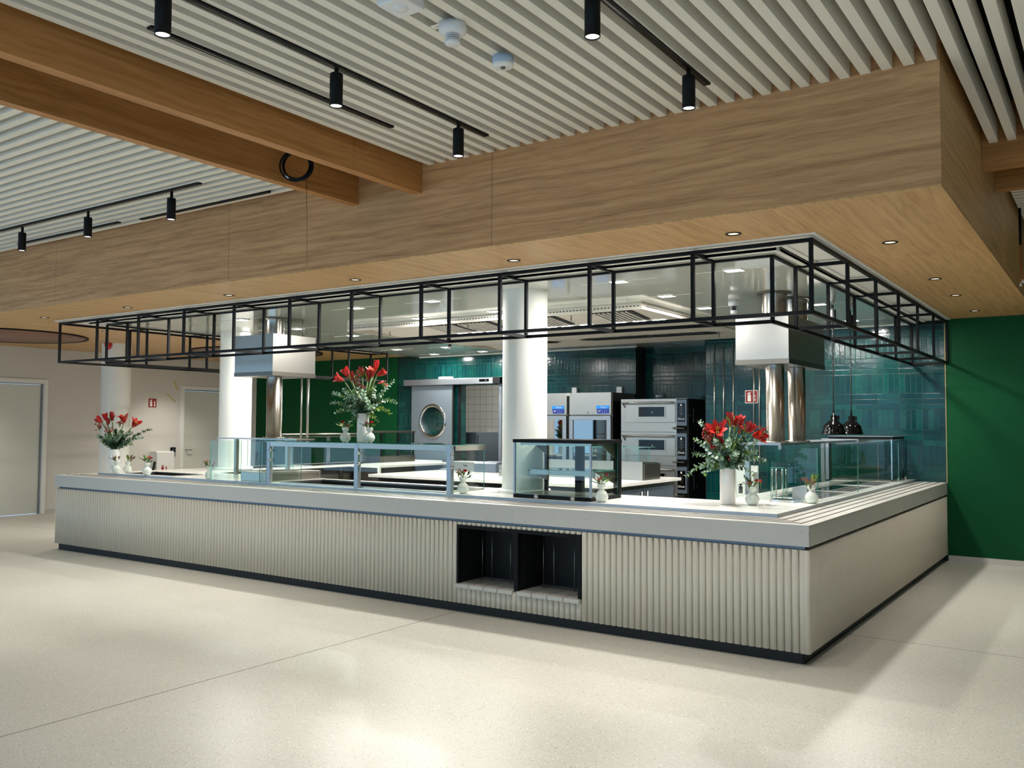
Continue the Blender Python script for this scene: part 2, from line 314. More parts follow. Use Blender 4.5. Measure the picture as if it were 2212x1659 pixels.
# ---------------------------------------------------------------- large structure
def room():
    g = thing('floor', 'speckled pale terrazzo floor with thin joints', 'floor', kind='structure')
    joints_x = [-13.9, -8.29, -2.88, 2.53, 7.2]; joints_y = [-10.6, -5., 1.07, 6.7]
    for i in range(len(joints_x)-1):
        for j in range(len(joints_y)-1):
            bx('terrazzo_field', 'floor', g, joints_x[i]+.004, joints_x[i+1]-.004, joints_y[j]+.004, joints_y[j+1]-.004, -.05, 0)
    bx('joint_filler', 'joint', g, -13.9, 7.2, -10.6, 6.7, -.06, -.0012)
    # left wall with two doors
    wl = thing('wall_left', 'white wall with two flush doors at the left end', 'wall', kind='structure')
    D1, D2 = (1.10, 2.18), (4.78, 5.98); DH = 2.27
    b = MB(); wy = [-9.9, -7.7, -5.5, -3.3]
    b.box(XL-.2, XL, YB, wy[0], 0, TOP).box(XL-.2, XL, wy[0], wy[3], 0, .2).box(XL-.2, XL, wy[0], wy[3], 2.95, TOP)
    for y in wy[1:3]: b.box(XL-.2, XL, y-.1, y+.1, .2, 2.95)
    ys = [wy[3], D1[0], D1[1], D2[0], D2[1], WD]
    for i in (0, 2, 4): b.box(XL-.2, XL, ys[i], ys[i+1], 0, TOP)
    for i in (1, 3): b.box(XL-.2, XL, ys[i], ys[i+1], DH, TOP)
    b.build('wall_face', 'wall', wl)
    for n, (a, c) in enumerate((D1, D2)):
        d = thing('door_%d' % (n+1), None, None, (XL, a, 0), kind='structure')
        m = MB()
        m.box(XL-.12, XL+.02, a, a+.07, 0, DH).box(XL-.12, XL+.02, c-.07, c, 0, DH).box(XL-.12, XL+.02, a+.07, c-.07, DH-.07, DH)
        m.build('door_frame', 'white', d, .004)
        m = MB(); m.box(XL-.1, XL-.03, a+.07, a+.09, 0, DH-.07).box(XL-.1, XL-.03, c-.09, c-.07, 0, DH-.07).box(XL-.1, XL-.03, a+.09, c-.09, DH-.09, DH-.07)
        m.build('door_stop', 'alu', d)
        bx('door_leaf', 'door', d, XL-.1, XL-.055, a+.093, c-.093, .008, DH-.093)
        h = MB().tube([(XL-.055, a+.17, 1.02), (XL-.0, a+.17, 1.02), (XL-.0, a+.28, 1.02)], .009); h.build('door_handle', 'steel', d)
    for i in range(3):
        a, c = wy[i]+(.1 if i else 0), wy[i+1]-(.1 if i < 2 else 0); wd = thing('window_%d' % (i+8), None, None, (XL, (a+c)/2, .2), kind='structure')
        MB().box(XL-.14, XL-.08, a, a+.05, .2, 2.95).box(XL-.14, XL-.08, c-.05, c, .2, 2.95).box(XL-.14, XL-.08, a+.05, c-.05, .2, .25).box(XL-.14, XL-.08, a+.05, c-.05, 2.9, 2.95).build('window_frame', 'black', wd); bx('window_pane', 'glass', wd, XL-.112, XL-.108, a+.05, c-.05, .25, 2.9)
    st(bx('baseboard_left', 'quartz', None, XL, XL+.012, D1[1]+.01, D2[0]-.01, 0, .07))
    # kitchen rear walls
    wb = thing('wall_back', 'rear wall, green paint on the left and glazed green tile', 'wall', kind='structure')
    bx('painted_face', 'green', wb, XL, -9.42, WD, WD+.2, 0, TOP)
    OP0, OP1, OH = -7.98, -7.08, 2.23
    b = MB().box(-9.42, OP0, WD, WD+.2, 0, TOP).box(OP1, -4.5, WD, WD+.2, 0, TOP).box(OP0, OP1, WD, WD+.2, OH, TOP)
    b.box(-4.5, -2.9, WD+.3, WD+.5, 0, TOP); b.build('tiled_face', 'tile', wb)
    bx('tile_edge_strip', 'black', wb, -9.425, -9.415, WD-.004, WD, 0, KC)
    bx('tiled_return', 'dark', wb, -4.52, -4.497, WD, WD+.31, 0, TOP)
    bx('pier_end', 'wall', wb, XL, XL+.015, 6.44, WD, 0, SOF)
    # room beyond the sliding door
    nb = MB(); nb.box(-9.4, -4.6, 8.6, 8.8, 0, 3).box(-9.42, -9.4, WD+.2, 8.6, 0, 3).box(-4.6, -4.58, WD+.2, 8.6, 0, 3)
    st(nb.build('wall_scullery', 'wtile'))
    st(bx('floor_scullery', 'floor', None, -9.4, -4.6, WD, 8.8, -.05, 0)); st(bx('ceiling_scullery', 'white', None, -9.4, -4.6, WD+.2, 8.8, 2.9, 3.))
    # right-hand tiled wall and green wall
    wr = thing('wall_right', 'rear right wall, glazed green tile beside matt green paint', 'wall', kind='structure')
    bx('tiled_face', 'tile', wr, -2.94, 0, W, W+.2, 0, TOP)
    bx('painted_face', 'green', wr, 0, XR, W, W+.2, 0, TOP)
    bx('tile_edge_strip', 'brass', wr, -.004, .006, W-.006, W, .9, SOF)
    bx('corner_strip', 'black', wr, -2.95, -2.94, W, W+.2, 0, TOP)
    st(bx('wall_return', 'tile', None, -2.94, -2.9, W+.2, WD+.3, 0, TOP))
    st(bx('baseboard_right', 'quartz', None, .004, XR, W-.014, W, 0, .066))
    st(bx('wall_side', 'wall', None, XR, XR+.2, YB, W, 0, TOP))
    # window wall behind the camera
    b = MB().box(XL, XR, YB-.3, YB, 0, .25).box(XL, XR, YB-.3, YB, 2.95, TOP)
    xs = [XL, -10.6, -7.8, -5., -2.2, .6, 3.4, XR]
    for x in xs: b.box(x-.18, x+.18, YB-.3, YB, .25, 2.95)
    st(b.build('wall_front', 'wall'))
    for i in range(len(xs)-1):
        a, c = xs[i]+.18, xs[i+1]-.18; wd = thing('window_%d' % (i+1), None, None, ((a+c)/2, YB, .25), kind='structure')
        m = MB().box(a, a+.05, YB-.2, YB-.14, .25, 2.95).box(c-.05, c, YB-.2, YB-.14, .25, 2.95).box(a+.05, c-.05, YB-.2, YB-.14, .25, .3).box(a+.05, c-.05, YB-.2, YB-.14, 2.9, 2.95).box((a+c)/2-.03, (a+c)/2+.03, YB-.2, YB-.14, .3, 2.9)
        m.build('window_frame', 'black', wd); bx('window_pane', 'glass', wd, a+.05, c-.05, YB-.172, YB-.168, .3, 2.9)
    # void above the baffles, plain ceiling beyond
    c = thing('ceiling', 'dark void above the pale baffle ceiling', 'ceiling', kind='structure')
    bx('void_deck', 'back', c, XL, XR, YB, WD, TOP, TOP+.15)
    st(bx('ceiling_plain', 'white', None, XL, XR, YB, -6.5, BAF, BAF+.1)); st(bx('ceiling_plain', 'white', None, 3., XR, -6.5, W, BAF, BAF+.1))
    # oak fascia: 2.86 m panels with hairline joints
    t = thing('trim_1', 'long oak veneer fascia above the serving counter', 'fascia', kind='structure')
    js = [FX-.022]+[-1.933-2.86*i for i in range(4)]+[XL]
    for i in range(len(js)-1): bx('fascia_panel', 'oakx', t, js[i+1]+.002, js[i]-.002 if i else FX, FY, FY+.022, SOF-.004, TOP)
    t = thing('trim_2', 'oak veneer fascia returning to the green wall', 'fascia', kind='structure')
    ks = [FY+.022, 2.03, 4.9, W]
    for i in range(3): bx('fascia_panel', 'oaky', t, FX-.022, FX, ks[i]+(.002 if i else 0), ks[i+1]-.002, SOF-.004, TOP)
    # oak soffit
    s = thing('ceiling_soffit', 'oak veneer soffit around the kitchen opening', 'soffit', kind='structure')
    y0 = FY+.03
    for i in range(5):
        a, c2 = (js[i] if i else FX-.03), js[i+1]
        bx('soffit_panel', 'oaky', s, c2+.0015, a-.0015, y0, -.012, SOF, SOF+.02)
    for a, c2 in ((-.012, 1.1), (1.1, 3.96), (3.96, W)): bx('soffit_panel', 'oaky', s, .065, FX-.03, a+.0015, c2-.0015, SOF, SOF+.02)
    for a, c2 in ((-.012, 2.8), (2.8, 5.6), (5.6, WD)):
        for x0, x1 in ((XL, -12.2), (-12.2, -9.2)): bx('soffit_panel', 'oaky', s, x0+.0015, x1-.0015, a+.0015, c2-.0015, SOF, SOF+.02)
    bx('soffit_panel', 'oaky', s, -9.2, -8.7, W+.05, WD, SOF, SOF+.02)
    # soffit edge band seen as a pale line under the fascia
    e = MB().box(XL, FX-.0, FY-.0, FY+.032, SOF-.012, SOF-.004).box(FX-.032, FX, FY+.03, W, SOF-.012, SOF-.004); st(e.build('trim_3', 'oaky'))
    # kitchen ceiling: plaster margin then glossy panels
    k = thing('ceiling_kitchen', 'glossy pale metal panel ceiling over the kitchen', 'ceiling', kind='structure')
    bx('plaster_margin', 'trimw', k, -9.2, .065, -.012, .24, 2.79, 2.83); bx('plaster_margin', 'trimw', k, -.24, .065, .24, W, 2.79, 2.83); bx('plaster_margin', 'trimw', k, -9.2, -8.92, .24, W, 2.79, 2.83)
    ed = MB().box(-8.92, -.24, .2, .24, 2.779, 2.79).box(-.24, -.2, .24, W, 2.779, 2.79).box(-8.96, -8.92, .24, W, 2.779, 2.79); ed.build('plaster_step', 'trimw', k)
    ed = MB().box(-8.9, -.28, .27, .31, KC-.004, 2.79).box(-.31, -.27, .31, W, KC-.004, 2.79).box(-8.9, -8.86, .31, W, KC-.004, 2.79); ed.build('edge_profile', 'white', k)
    bx('gloss_panels', 'gloss', k, -8.9, -.27, .27, WD+.3, KC, KC+.02)
    ed = MB().box(-2.94, -.3, W-.02, W, KC-.012, KC).box(-8.9, -4.5, WD-.02, WD, KC-.012, KC); ed.build('wall_angle', 'white', k)
    # stained oak discs let into the soffit
    for n, (cx, cyy, lab) in enumerate(((-11.63, .545, 'large dark stained oak disc in the soffit, left of the black frame'), (-10.8, 4.45, 'dark stained oak disc in the soffit, seen through the black frame'))):
        t = thing('ceiling_disc', lab, 'ceiling disc', (cx, cyy, SOF-.02))
        MB().cyl((cx, cyy, SOF), 1.08, -.014, -.002, 64).build('veneer_disc', 'disc', t)
        MB().lathe([(1.09, -.001), (1.13, -.001), (1.13, -.02), (1.12, -.02), (1.09, -.006)], 64, (cx, cyy, SOF)).build('shadow_ring', 'black', t)
room()

def beams():
    # pair of beams towards the viewer on the left, pair across on the far right
    for x0, x1, lab in ((-2.652, -2.571, 'oak beam meeting the fascia, right one of the pair'), (-3.294, -3.222, 'oak beam meeting the fascia, left one of the pair')):
        g = thing('ceiling_beam', lab, 'beam', (x0, FY, 3.25), kind='structure')
        cut = -1.55 if x0 > -3 else -1.25
        for a, b in ((YB+.1, cut), (cut, FY)): bx('beam_cladding', 'oakb', g, x0, x1, a+.001, b-.001, 3.254, TOP)
    for y0, y1, z0, lab in ((.86, .95, 3.283, 'oak cross beam on the far right, the nearer one'), (1.58, 1.66, 3.298, 'oak cross beam on the far right, the farther one')):
        g = thing('ceiling_beam', lab, 'beam', (FX, y0, z0), kind='structure'); bx('beam_cladding', 'oakbx', g, FX+.001, 3., y0, y1, z0, TOP)
beams()

def baffles():
    def one(x0, x1, y0, y1): return MB().box(x0, x1, y0, y1, BAF, BAF+.14).build('ceiling_baffle', 'baf')
    lab = 'cream felt ceiling baffle, one of the parallel row in front of the oak fascia'
    for i in range(32):
        x = .871-.109*i
        if x < -2.56: break
        tag(one(x, x+.053, -6.5, FY-.003), lab, 'ceiling baffle', 'baffles above the open floor in front of the fascia')
    lab = 'cream felt ceiling baffle in two lengths, running past the fascia corner on the right'
    for i in range(9):
        x = .979+.109*i
        o = thing('ceiling_baffle', lab, 'ceiling baffle', (x, -.6, BAF), 'baffles right of the fascia corner')
        bx('baffle_length', 'baf', o, x, x+.053, -6.5, -.372, BAF, BAF+.14); bx('baffle_length', 'baf', o, x+.002, x+.055, -.37, .855, BAF-.002, BAF+.138)
    lab = 'cream felt ceiling baffle in the left bay, parallel to the long oak fascia'
    for i in range(31):
        y = FY-.075-.109*i
        tag(one(XL, -3.3, y-.053, y), lab, 'ceiling baffle', 'baffles in the left ceiling bay')
    lab = 'cream felt ceiling baffle in the far right bay, beyond both cross beams'
    for i in range(20):
        y = 1.76+.109*i
        tag(one(FX+.04, 3., y, y+.053), lab, 'ceiling baffle', 'baffles in the far right bay')
baffles()

def columns():
    for x, y, z0, z1, r, lab in ((-2.824, .936, .925, KC, .205, 'white round column standing through the counter beside the glass display case'),
                             (-8.146, 1.915, .925, KC, .21, 'white round column behind the glass screen, left of the steel duct hood'),
                             (-11.577, 2.289, 0, SOF, .222, 'white round column near the left wall with the red beacon above')):
        g = thing('column', lab, 'column', (x, y, z0), kind='structure')
        MB().cyl((x, y, 0), r, z0, z1, 48).build('shaft', 'white', g)
        if x > -9: MB().lathe([(r, .925), (r+.035, .925), (r+.035, .955), (r+.03, .96), (r, .96)], 48, (x, y, 0)).build('base_collar', 'trimw', g)
columns()
# ---------------------------------------------------------------- serving counter
def flute_mesh(mb, a, b, z0, z1, axis, face, sgn):
    """half-round strips between a and b; axis 0: along x facing -y, axis 1: along y facing +x"""
    P = .0485; n = max(1, round((b-a)/P)); p = (b-a)/n; S = 8
    pts = []
    for i in range(n):
        g_ = .0007; hw = p/2-g_
        pts.append((a+i*p, face-sgn*.004))
        for k in range(S+1):
            t = PI*k/S; pts.append((a+i*p+p/2-math.cos(t)*hw, face+sgn*math.sin(t)*.021))
        pts.append((a+(i+1)*p-.0002, face-sgn*.004))
    vs = []
    for u, v in pts:
        for z in (z0, z1): vs.append((u, v, z) if axis == 0 else (v, u, z))
    fs = [(2*i, 2*i+2, 2*i+3, 2*i+1) for i in range(len(pts)-1)]
    mb.add(vs, fs, 0, True)
    back = face-sgn*.02
    k = [(a, face), (b, face), (b, back), (a, back)]
    for z in (z0, z1):   # end caps
        cap = pts+[(b, back), (a, back)]
        mb.add([(u, v, z) if axis == 0 else (v, u, z) for u, v in cap], [list(range(len(cap)))])
def counter():
    c = thing('serving_counter', 'long L-shaped serving counter with cream fluted front and dark plinth', 'counter', (0, 0, 0))
    NX0, NX1, NZ0, NZ1 = -2.872, -1.692, .235, .716
    f = MB(); F0, F1 = .076, .738; fy = .022
    flute_mesh(f, CL+.02, NX0, F0, F1, 0, fy, -1); flute_mesh(f, NX1, -.022, F0, F1, 0, fy, -1)
    flute_mesh(f, NX0, NX1, NZ1, F1, 0, fy, -1); flute_mesh(f, NX0, NX1, F0, NZ0-.015, 0, fy, -1)
    f.build('fluted_panel', 'flute', c)
    f = MB(); flute_mesh(f, .022, W, F0, F1, 1, -.022, 1); f.build('fluted_panel', 'flute', c)
    MB().lathe([(0, F0), (.022, F0), (.022, F1), (0, F1)], 20, (-.022, .022, 0)).build('corner_flute', 'flute', c)
    f = MB(); flute_mesh(f, .022, W, F0, F1, 1, CL+.022, -1); f.build('fluted_panel', 'flute', c)
    # carcass behind the flutes
    b = MB().box(CL+.06, NX0, .042, .36, 0.0, .76).box(NX1, -.06, .042, .36, 0.0, .76).box(NX0, NX1, .042, .36, 0, .21).box(NX0, NX1, .4, .43, 0, .76)
    b.box(-.36, -.06, .36, W, 0, .76).box(CL+.06, CL+.36, .36, W, 0, .76).build('carcass', 'dark', c)
    MB().box(CL+.05, -.048, .048, .06, 0, F0).box(-.06, -.048, .06, W, 0, F0).box(CL+.048, CL+.06, .06, W, 0, F0).build('plinth', 'plinth', c)
    MB().box(CL+.05, -.035, .033, .045, F1, .761).box(-.047, -.035, .045, W, F1, .761).box(CL+.04, CL+.052, .04, W, F1, .761).build('gap_trim', 'gap', c)
    # stone apron and tray rail
    b = MB().box(CL, 0, 0, .02, .761, .9).box(-.02, 0, .02, W, .761, .9).box(CL, CL+.02, .02, W, .761, .9)
    b.box(CL+.02, -.02, .02, .4, .865, .9).box(-.4, -.02, .4, W, .865, .9).box(CL+.02, CL+.4, .4, W, .865, .9)
    b.build('stone_apron', 'quartz', c, .002)
    for k, d in enumerate((.092, .178, .265)):
        xe = -.06-.083*(k)-.01
        r = MB().box(CL+.1, xe, d, d+.012, .9, .9035).box(xe-.012, xe, d, W, .9, .9035); r.build('tray_rail_strip', 'steeld', c)
    # niche for trays
    n = thing('tray_niche', None, None); n.parent = c; n.name = 'tray_niche'
    t = .03
    b = MB().box(NX0, NX1, .004, .05, NZ1-t, NZ1).box(NX0, NX0+t*.6, .004, .05, NZ0, NZ1-t).box(NX1-t*.9, NX1, .004, .05, NZ0, NZ1-t).box(-2.3, -2.265, .004, .05, NZ0, NZ1-t)
    b.build('niche_frame', 'black', n)
    MB().box(NX0, NX0+.008, .05, .4, NZ0, NZ1).box(NX1-.008, NX1, .05, .4, NZ0, NZ1).box(NX0, NX1, .05, .4, NZ1-.02, NZ1).box(-2.3, -2.265, .05, .4, NZ0, NZ1-.02).build('niche_lining', 'dark', n)
    for a, e in ((NX0, -2.3), (-2.265, NX1)):
        w_ = (e-a)/4
        for i in range(4):
            bx('niche_sill', 'quartz', n, a+i*w_+.004, a+(i+1)*w_-.004, -.02, .39, NZ0-.03, NZ0)
        for i in range(4):
            x = a+(.16, .33, .66, .9)[i]*(e-a); y = .24
            MB().tube([(x, y, NZ0), (x, y, NZ1-.02)], .0028, 6).build('guide_rod', 'steel', n)
    # worktop of the front, right and left runs
    wt = thing('worktop', 'white stone worktop with steel edge, raised above the tray rail', 'worktop', (0, 0, .9))
    z0, z1 = .9005, .925
    b = MB(); x0 = CL+.34
    # front run with cut-outs (cold well, left drop-in)
    wells = [(-5.47, -3.36, .44, .97), (-8.3, -7.4, .46, .84)]
    def slab(b, X0, X1, Y0, Y1, holes):
        xs = sorted({X0, X1}|{h[i] for h in holes for i in (0, 1)}); ys = sorted({Y0, Y1}|{h[i] for h in holes for i in (2, 3)})
        for i in range(len(xs)-1):
            for j in range(len(ys)-1):
                mx, my = (xs[i]+xs[i+1])/2, (ys[j]+ys[j+1])/2
                if any(h[0] < mx < h[1] and h[2] < my < h[3] for h in holes): continue
                b.box(xs[i], xs[i+1], ys[j], ys[j+1], z0, z1)
    slab(b, x0, -.325, .363, 1.25, wells+[(-2.824-.19, -2.824+.19, .936-.19, .936+.19)])
    rw = [(-.82, -.44, 1.9, 2.75), (-.82, -.44, 2.95, 3.8), (-.82, -.44, 4., 4.7)]
    slab(b, -1.08, -.325, 1.25, W-.003, rw)
    slab(b, x0, -7.95, 1.25, WD-.5, [(-8.55, -8.15, 2.2, 2.9), (-8.5, -8.1, 3.3, 5.3)])
    b.build('stone_top', 'counter', wt)
    MB().box(x0-.004, -.321, .359, .363, z0, z1).box(-.325, -.321, .363, W-.003, z0, z1).box(x0-.004, x0, .363, WD-.5, z0, z1).build('steel_edge', 'alu', wt)
    # inner carcass under the worktops (kitchen side)
    base = thing('under_counter_cabinet', 'steel cabinet run under the left worktop facing the kitchen', 'cabinet', (-8.3, 1.3, 0))
    MB().box(-8.02, -7.99, 1.3, 6.05, .05, .9).build('body', 'steeld', base)
    y = 1.95
    while y < 5.1:
        bx('door', 'steel', base, -7.99, -7.965, y+.01, y+.52, .12, .80); bx('handle_recess', 'dark', base, -7.99, -7.975, y+.01, y+.52, .805, .88)
        bx('upright', 'steeld', base, -7.99, -7.955, y+.53, y+.58, .1, .9); y += .6
    base = thing('under_counter_cabinet', 'dark cabinet run under the front worktop facing the kitchen', 'cabinet', (-4.5, 1.2, 0))
    MB().box(x0+.1, -3.05, 1.2, 1.24, .05, .9).box(-2.6, -1.1, 1.2, 1.24, .05, .9).build('body', 'steeld', base)
    base = thing('under_counter_cabinet', 'steel cabinet run under the right worktop facing the kitchen', 'cabinet', (-1.0, 3, 0))
    bx('body', 'steeld', base, -1.06, -1.02, 1.25, W-.02, .05, .9)
    # wells
    def well(lab, X0, X1, Y0, Y1, depth, mt='steeld', rim=.018, zt=.932):
        t = thing('cold_well' if depth > .08 else 'hot_plate', lab, None, ((X0+X1)/2-wt.location.x, Y0-wt.location.y, z1-wt.location.z)); t.parent = wt
        MB().box(X0-rim, X1+rim, Y0-rim, Y0, z1, zt).box(X0-rim, X1+rim, Y1, Y1+rim, z1, zt).box(X0-rim, X0, Y0, Y1, z1, zt).box(X1, X1+rim, Y0, Y1, z1, zt).build('rim', 'steel', t)
        MB().box(X0, X1, Y0, Y1, z1-depth-.004, z1-depth).box(X0, X0+.003, Y0, Y1, z1-depth, z1).box(X1-.003, X1, Y0, Y1, z1-depth, z1).box(X0, X1, Y0, Y0+.003, z1-depth, z1).box(X0, X1, Y1-.003, Y1, z1-depth, z1).build('pan', mt, t)
        return t
    t = well('large sunken cold well behind the front glass posts', *wells[0], .10, 'grill', .03, .94)
    n = MB()
    for i in range(34): n.box(-5.45+i*.062, -5.45+i*.062+.03, .46, .95, .84, .842)
    n.build('perforated_base', 'steeld', t)
    well('dark drop-in well at the left end of the front worktop', *wells[1], .12, 'dark')
    for h, l in zip(rw, ('black ceramic hot plate nearest the corner on the right run', 'black ceramic hot plate in the middle of the right run', 'black ceramic hot plate nearest the tiled wall on the right run')):
        well(l, *h, .002, 'jet', .006, .9256)
    well('small dark well on the left worktop run beside the column', -8.55, -8.15, 2.2, 2.9, .1, 'dark')
    well('long steel bain-marie well on the left worktop run', -8.5, -8.1, 3.3, 5.3, .1, 'steeld')
    t = tag(MB().lathe([(0, .9255), (.035, .9255), (.035, .927), (0, .927)], 20, (-.62, 1.02, 0)).build('cable_grommet', 'steel'), 'small round steel grommet in the corner of the white worktop', 'grommet')
counter()

def frame():
    t = .025
    g = thing('hanging_rack', 'black square-tube rack frame hanging around the kitchen opening', 'frame', (-4.5, 0, 2.27))
    ox, oy, zt, zb = .036, .017, KC+.008, 2.272; ix, iy = -.36, .416; lx = -9.14; li = lx+.396
    def tb(name, a, b): MB().bar(a, b, t).build(name, 'black', g)
    ye = W-.015; yl = 5.55
    for z in (zt-t/2, zb+t/2):
        tb('rail', (lx, oy+t/2, z), (ox, oy+t/2, z)); tb('rail', (ox-t/2, oy+t, z), (ox-t/2, ye, z)); tb('rail', (lx+t/2, oy+t, z), (lx+t/2, yl, z))
        tb('rail', (li, iy, z), (ix, iy, z)); tb('rail', (ix, iy+t/2, z), (ix, ye, z)); tb('rail', (li, iy+t/2, z), (li, yl, z))
    def post(x, y): tb('upright', (x, y, zb+t), (x, y, zt-t))
    xs = [ox-t/2]+[-.80-.834*i for i in range(10)]+[lx+t/2]
    for i, x in enumerate(xs):
        post(x, oy+t/2)
        if 0 < i < 11:
            for z in (zt-t/2, zb+t/2): tb('cross_bar', (x, oy+t, z), (x, iy-t/2, z))
    for x in [ix]+xs[1:-1]+[li]: post(x, iy)
    ys = [.97, 1.89, 2.80, 3.72, 4.63, ye-.0]
    for y in ys:
        post(ox-t/2, y); post(ix, y)
        for z in (zt-t/2, zb+t/2): tb('cross_bar', (ox-t, y, z), (ix+t/2, y, z))
    for y in ys[:-1]+[yl]:
        post(lx+t/2, y); post(li, y)
        for z in (zt-t/2, zb+t/2): tb('cross_bar', (lx+t, y, z), (li-t/2, y, z))
frame()
# ---------------------------------------------------------------- lights
def fixtures():
    def track(a, b, ax, c, lab, grp=None, slot=False):
        g = thing('track_slot' if slot else 'lighting_track', lab, 'light track', (a if ax == 0 else c, c if ax == 0 else a, BAF-.01), grp)
        hw = .019
        bb = (a, b, c-hw, c+hw) if ax == 0 else (c-hw, c+hw, a, b)
        MB().box(*bb, BAF-.012, BAF+.035).build('rail', 'black', g)
        bb = (a+.01, b-.01, c-.006, c+.006) if ax == 0 else (c-.006, c+.006, a+.01, b-.01)
        MB().box(*bb, BAF-.0135, BAF-.012).build('groove', 'jet', g)
    track(-6., -1.158, 1, -1.745, 'long black lighting track with three cylinder spots in the main ceiling')
    track(-3.36, -1.63, 1, -2.155, 'empty black track slot nearest the paired oak beams', slot=True)
    track(-6., -1.189, 1, -.195, 'black lighting track with two cylinder spots above the counter corner side')
    track(-9.5, -4.33, 0, -1.48, 'black lighting track with three spots in the left ceiling bay')
    track(-8.02, -6.15, 0, -1.045, 'short empty black track slot at the far left of the left bay', slot=True)
    track(-5.87, -4.08, 0, -1.0, 'short empty black track slot close to the oak beam in the left bay', slot=True)
    def spot(x, y, lab, tilt=0, stem=.0, zt=3.435, pw=1., grp='black cylinder track spotlights'):
        g = thing('spotlight', lab, 'spotlight', (x, y, zt), grp)
        z1 = zt-.03-stem; z0 = z1-.175
        MB().cyl((x, y, 0), .012, z1, zt+.0, 12).build('stem', 'black', g)
        MB().lathe([(0, z1), (.034, z1), (.035, z1-.004), (.035, z0), (.031, z0), (.031, z0+.012)], 28, (x, y, 0)).build('housing', 'black', g)
        MB().lathe([(0, z0+.006), (.0305, z0+.006)], 28, (x, y, 0)).build('lens', 'disc_l', g)
        lamp('SPOT', 'bulb', (x, y, z0-.012), LP['spot']*pw, g, WARM, .07, 1.3, .8)
    spot(-1.745, -3.56, 'black cylinder spotlight on the long track, cut by the top edge of the photo', pw=.75)
    spot(-1.745, -2.52, 'black cylinder spotlight in the middle of the long main track')
    spot(-1.745, -1.46, 'black cylinder spotlight at the fascia end of the long main track')
    spot(-.195, -2.5, 'black cylinder spotlight at the top edge of the photo, right of the ceiling sensors')
    spot(-.195, -1.45, 'black cylinder spotlight nearest the fascia corner')
    spot(-7.08, -1.48, 'black cylinder spotlight in the left bay, leftmost of three', stem=.03)
    spot(-5.93, -1.48, 'black cylinder spotlight in the left bay, middle of three', stem=.03)
    spot(-4.70, -1.48, 'black cylinder spotlight in the left bay, nearest the oak beams', stem=.03)
    # unseen spots added over the open floor to fill the room with light
    for x, y in ((-1.745, -6.2), (-.195, -5.), (-.195, -7.3), (2.2, -1.2), (2.2, -3.2), (2.2, -5.), (-4.6, -3.6), (-6.4, -3.6), (-8.4, -3.6), (-10.4, -3.6), (-4.6, -6.), (-7.4, -6.), (-10.4, -6.), (-12., -1.5), (-12.3, -4.8), (-9.2, -8.4), (-6., -8.4), (-3.4, -8.4), (-.6, -8.8), (3.4, -7.), (4.6, 1.), (4.6, -2.5), (2.2, 3.2), (-1.7, -7.2), (1.6, -7.6)):
        z = 3.435
        spot(x, y, 'added black cylinder spotlight over the open floor, out of view, for fill light', pw=1.15, grp='added fill spotlights over the open floor')
    # recessed downlights in the soffit
    def down(x, y, lab, p=1.):
        g = thing('downlight', lab, 'downlight', (x, y, SOF-.006), 'recessed downlights in the oak soffit')
        MB().lathe([(.046, SOF-.0005), (.052, SOF-.004), (.05, SOF-.006), (.038, SOF-.005), (.034, SOF+.0)], 28, (x, y, 0)).build('ring', 'black', g)
        MB().lathe([(0, SOF-.0015), (.036, SOF-.0015)], 24, (x, y, 0)).build('lens', 'dl', g)
        lamp('SPOT', 'bulb', (x, y, SOF-.02), LP['down']*p, g, WARM, .06, 1.9, .8)
    for i, x in enumerate((-.395, -2.135, -3.81, -5.52, -7.23, -8.95)):
        down(x, -.26, ('round downlight in the front soffit, nearest the fascia corner', 'round downlight in the front soffit, second from the fascia corner', 'round downlight in the front soffit, third from the fascia corner', 'round downlight in the front soffit, fourth from the fascia corner', 'round downlight in the front soffit, fifth from the fascia corner', 'round downlight in the front soffit, farthest left above the frame end')[i])
    for i, y in enumerate((.58, 2.37, 3.5, 4.85)):
        down(.40, y, ('round downlight in the right soffit, nearest the fascia corner', 'round downlight in the right soffit, second from the corner', 'round downlight in the right soffit, third from the corner', 'round downlight in the right soffit, closest to the green wall')[i])
    for x, y, l in ((-9.8, 1.02, 'small downlight beside the large dark oak disc'), (-9.9, 2.8, 'small downlight seen through the frame above the red beacon column'), (-9.9, 3.8, 'small downlight between the two dark oak discs'), (-12.5, 4.3, 'small downlight near the white wall, between its sign and second door'), (-12.5, .6, 'small downlight near the first white door, left edge of the photo')): down(x, y, l, 3.2)
    # square LED panels in the glossy ceiling
    LX = [-.82, -1.84, -3.94, -4.96, -5.98, -7.06, -8.08]; n = 0
    for (x, y) in ((-.81, .87), (-.80, 3.2), (-.86, 4.8), (-1.84, 1.87), (-1.83, .88), (-1.865, 2.87), (-3.94, .95), (-3.88, 1.92), (-4.96, .93), (-4.98, 1.97), (-7.06, 2.01), (-7.08, 3.03), (-6.85, .96), (-7.99, 1.91), (-8.08, 5.06), (-7.12, 5.14), (-7.09, 6.08), (-8.16, 6.12)):
        g = thing('ceiling_light', 'small square white ceiling light in the glossy kitchen ceiling', 'ceiling light', (x, y, KC-.008), 'square lights in the glossy kitchen ceiling')
        MB().box(x-.075, x+.075, y-.058, y-.05, KC-.008, KC).box(x-.075, x+.075, y+.05, y+.058, KC-.008, KC).box(x-.075, x-.067, y-.05, y+.05, KC-.008, KC).box(x+.067, x+.075, y-.05, y+.05, KC-.008, KC).build('bezel', 'white', g)
        bx('diffuser', 'panel', g, x-.067, x+.067, y-.05, y+.05, KC-.006, KC-.001)
        lamp('AREA', 'bulb', (x, y, KC-.012), LP['panel'], g, NEUT, .13, size_y=.1)
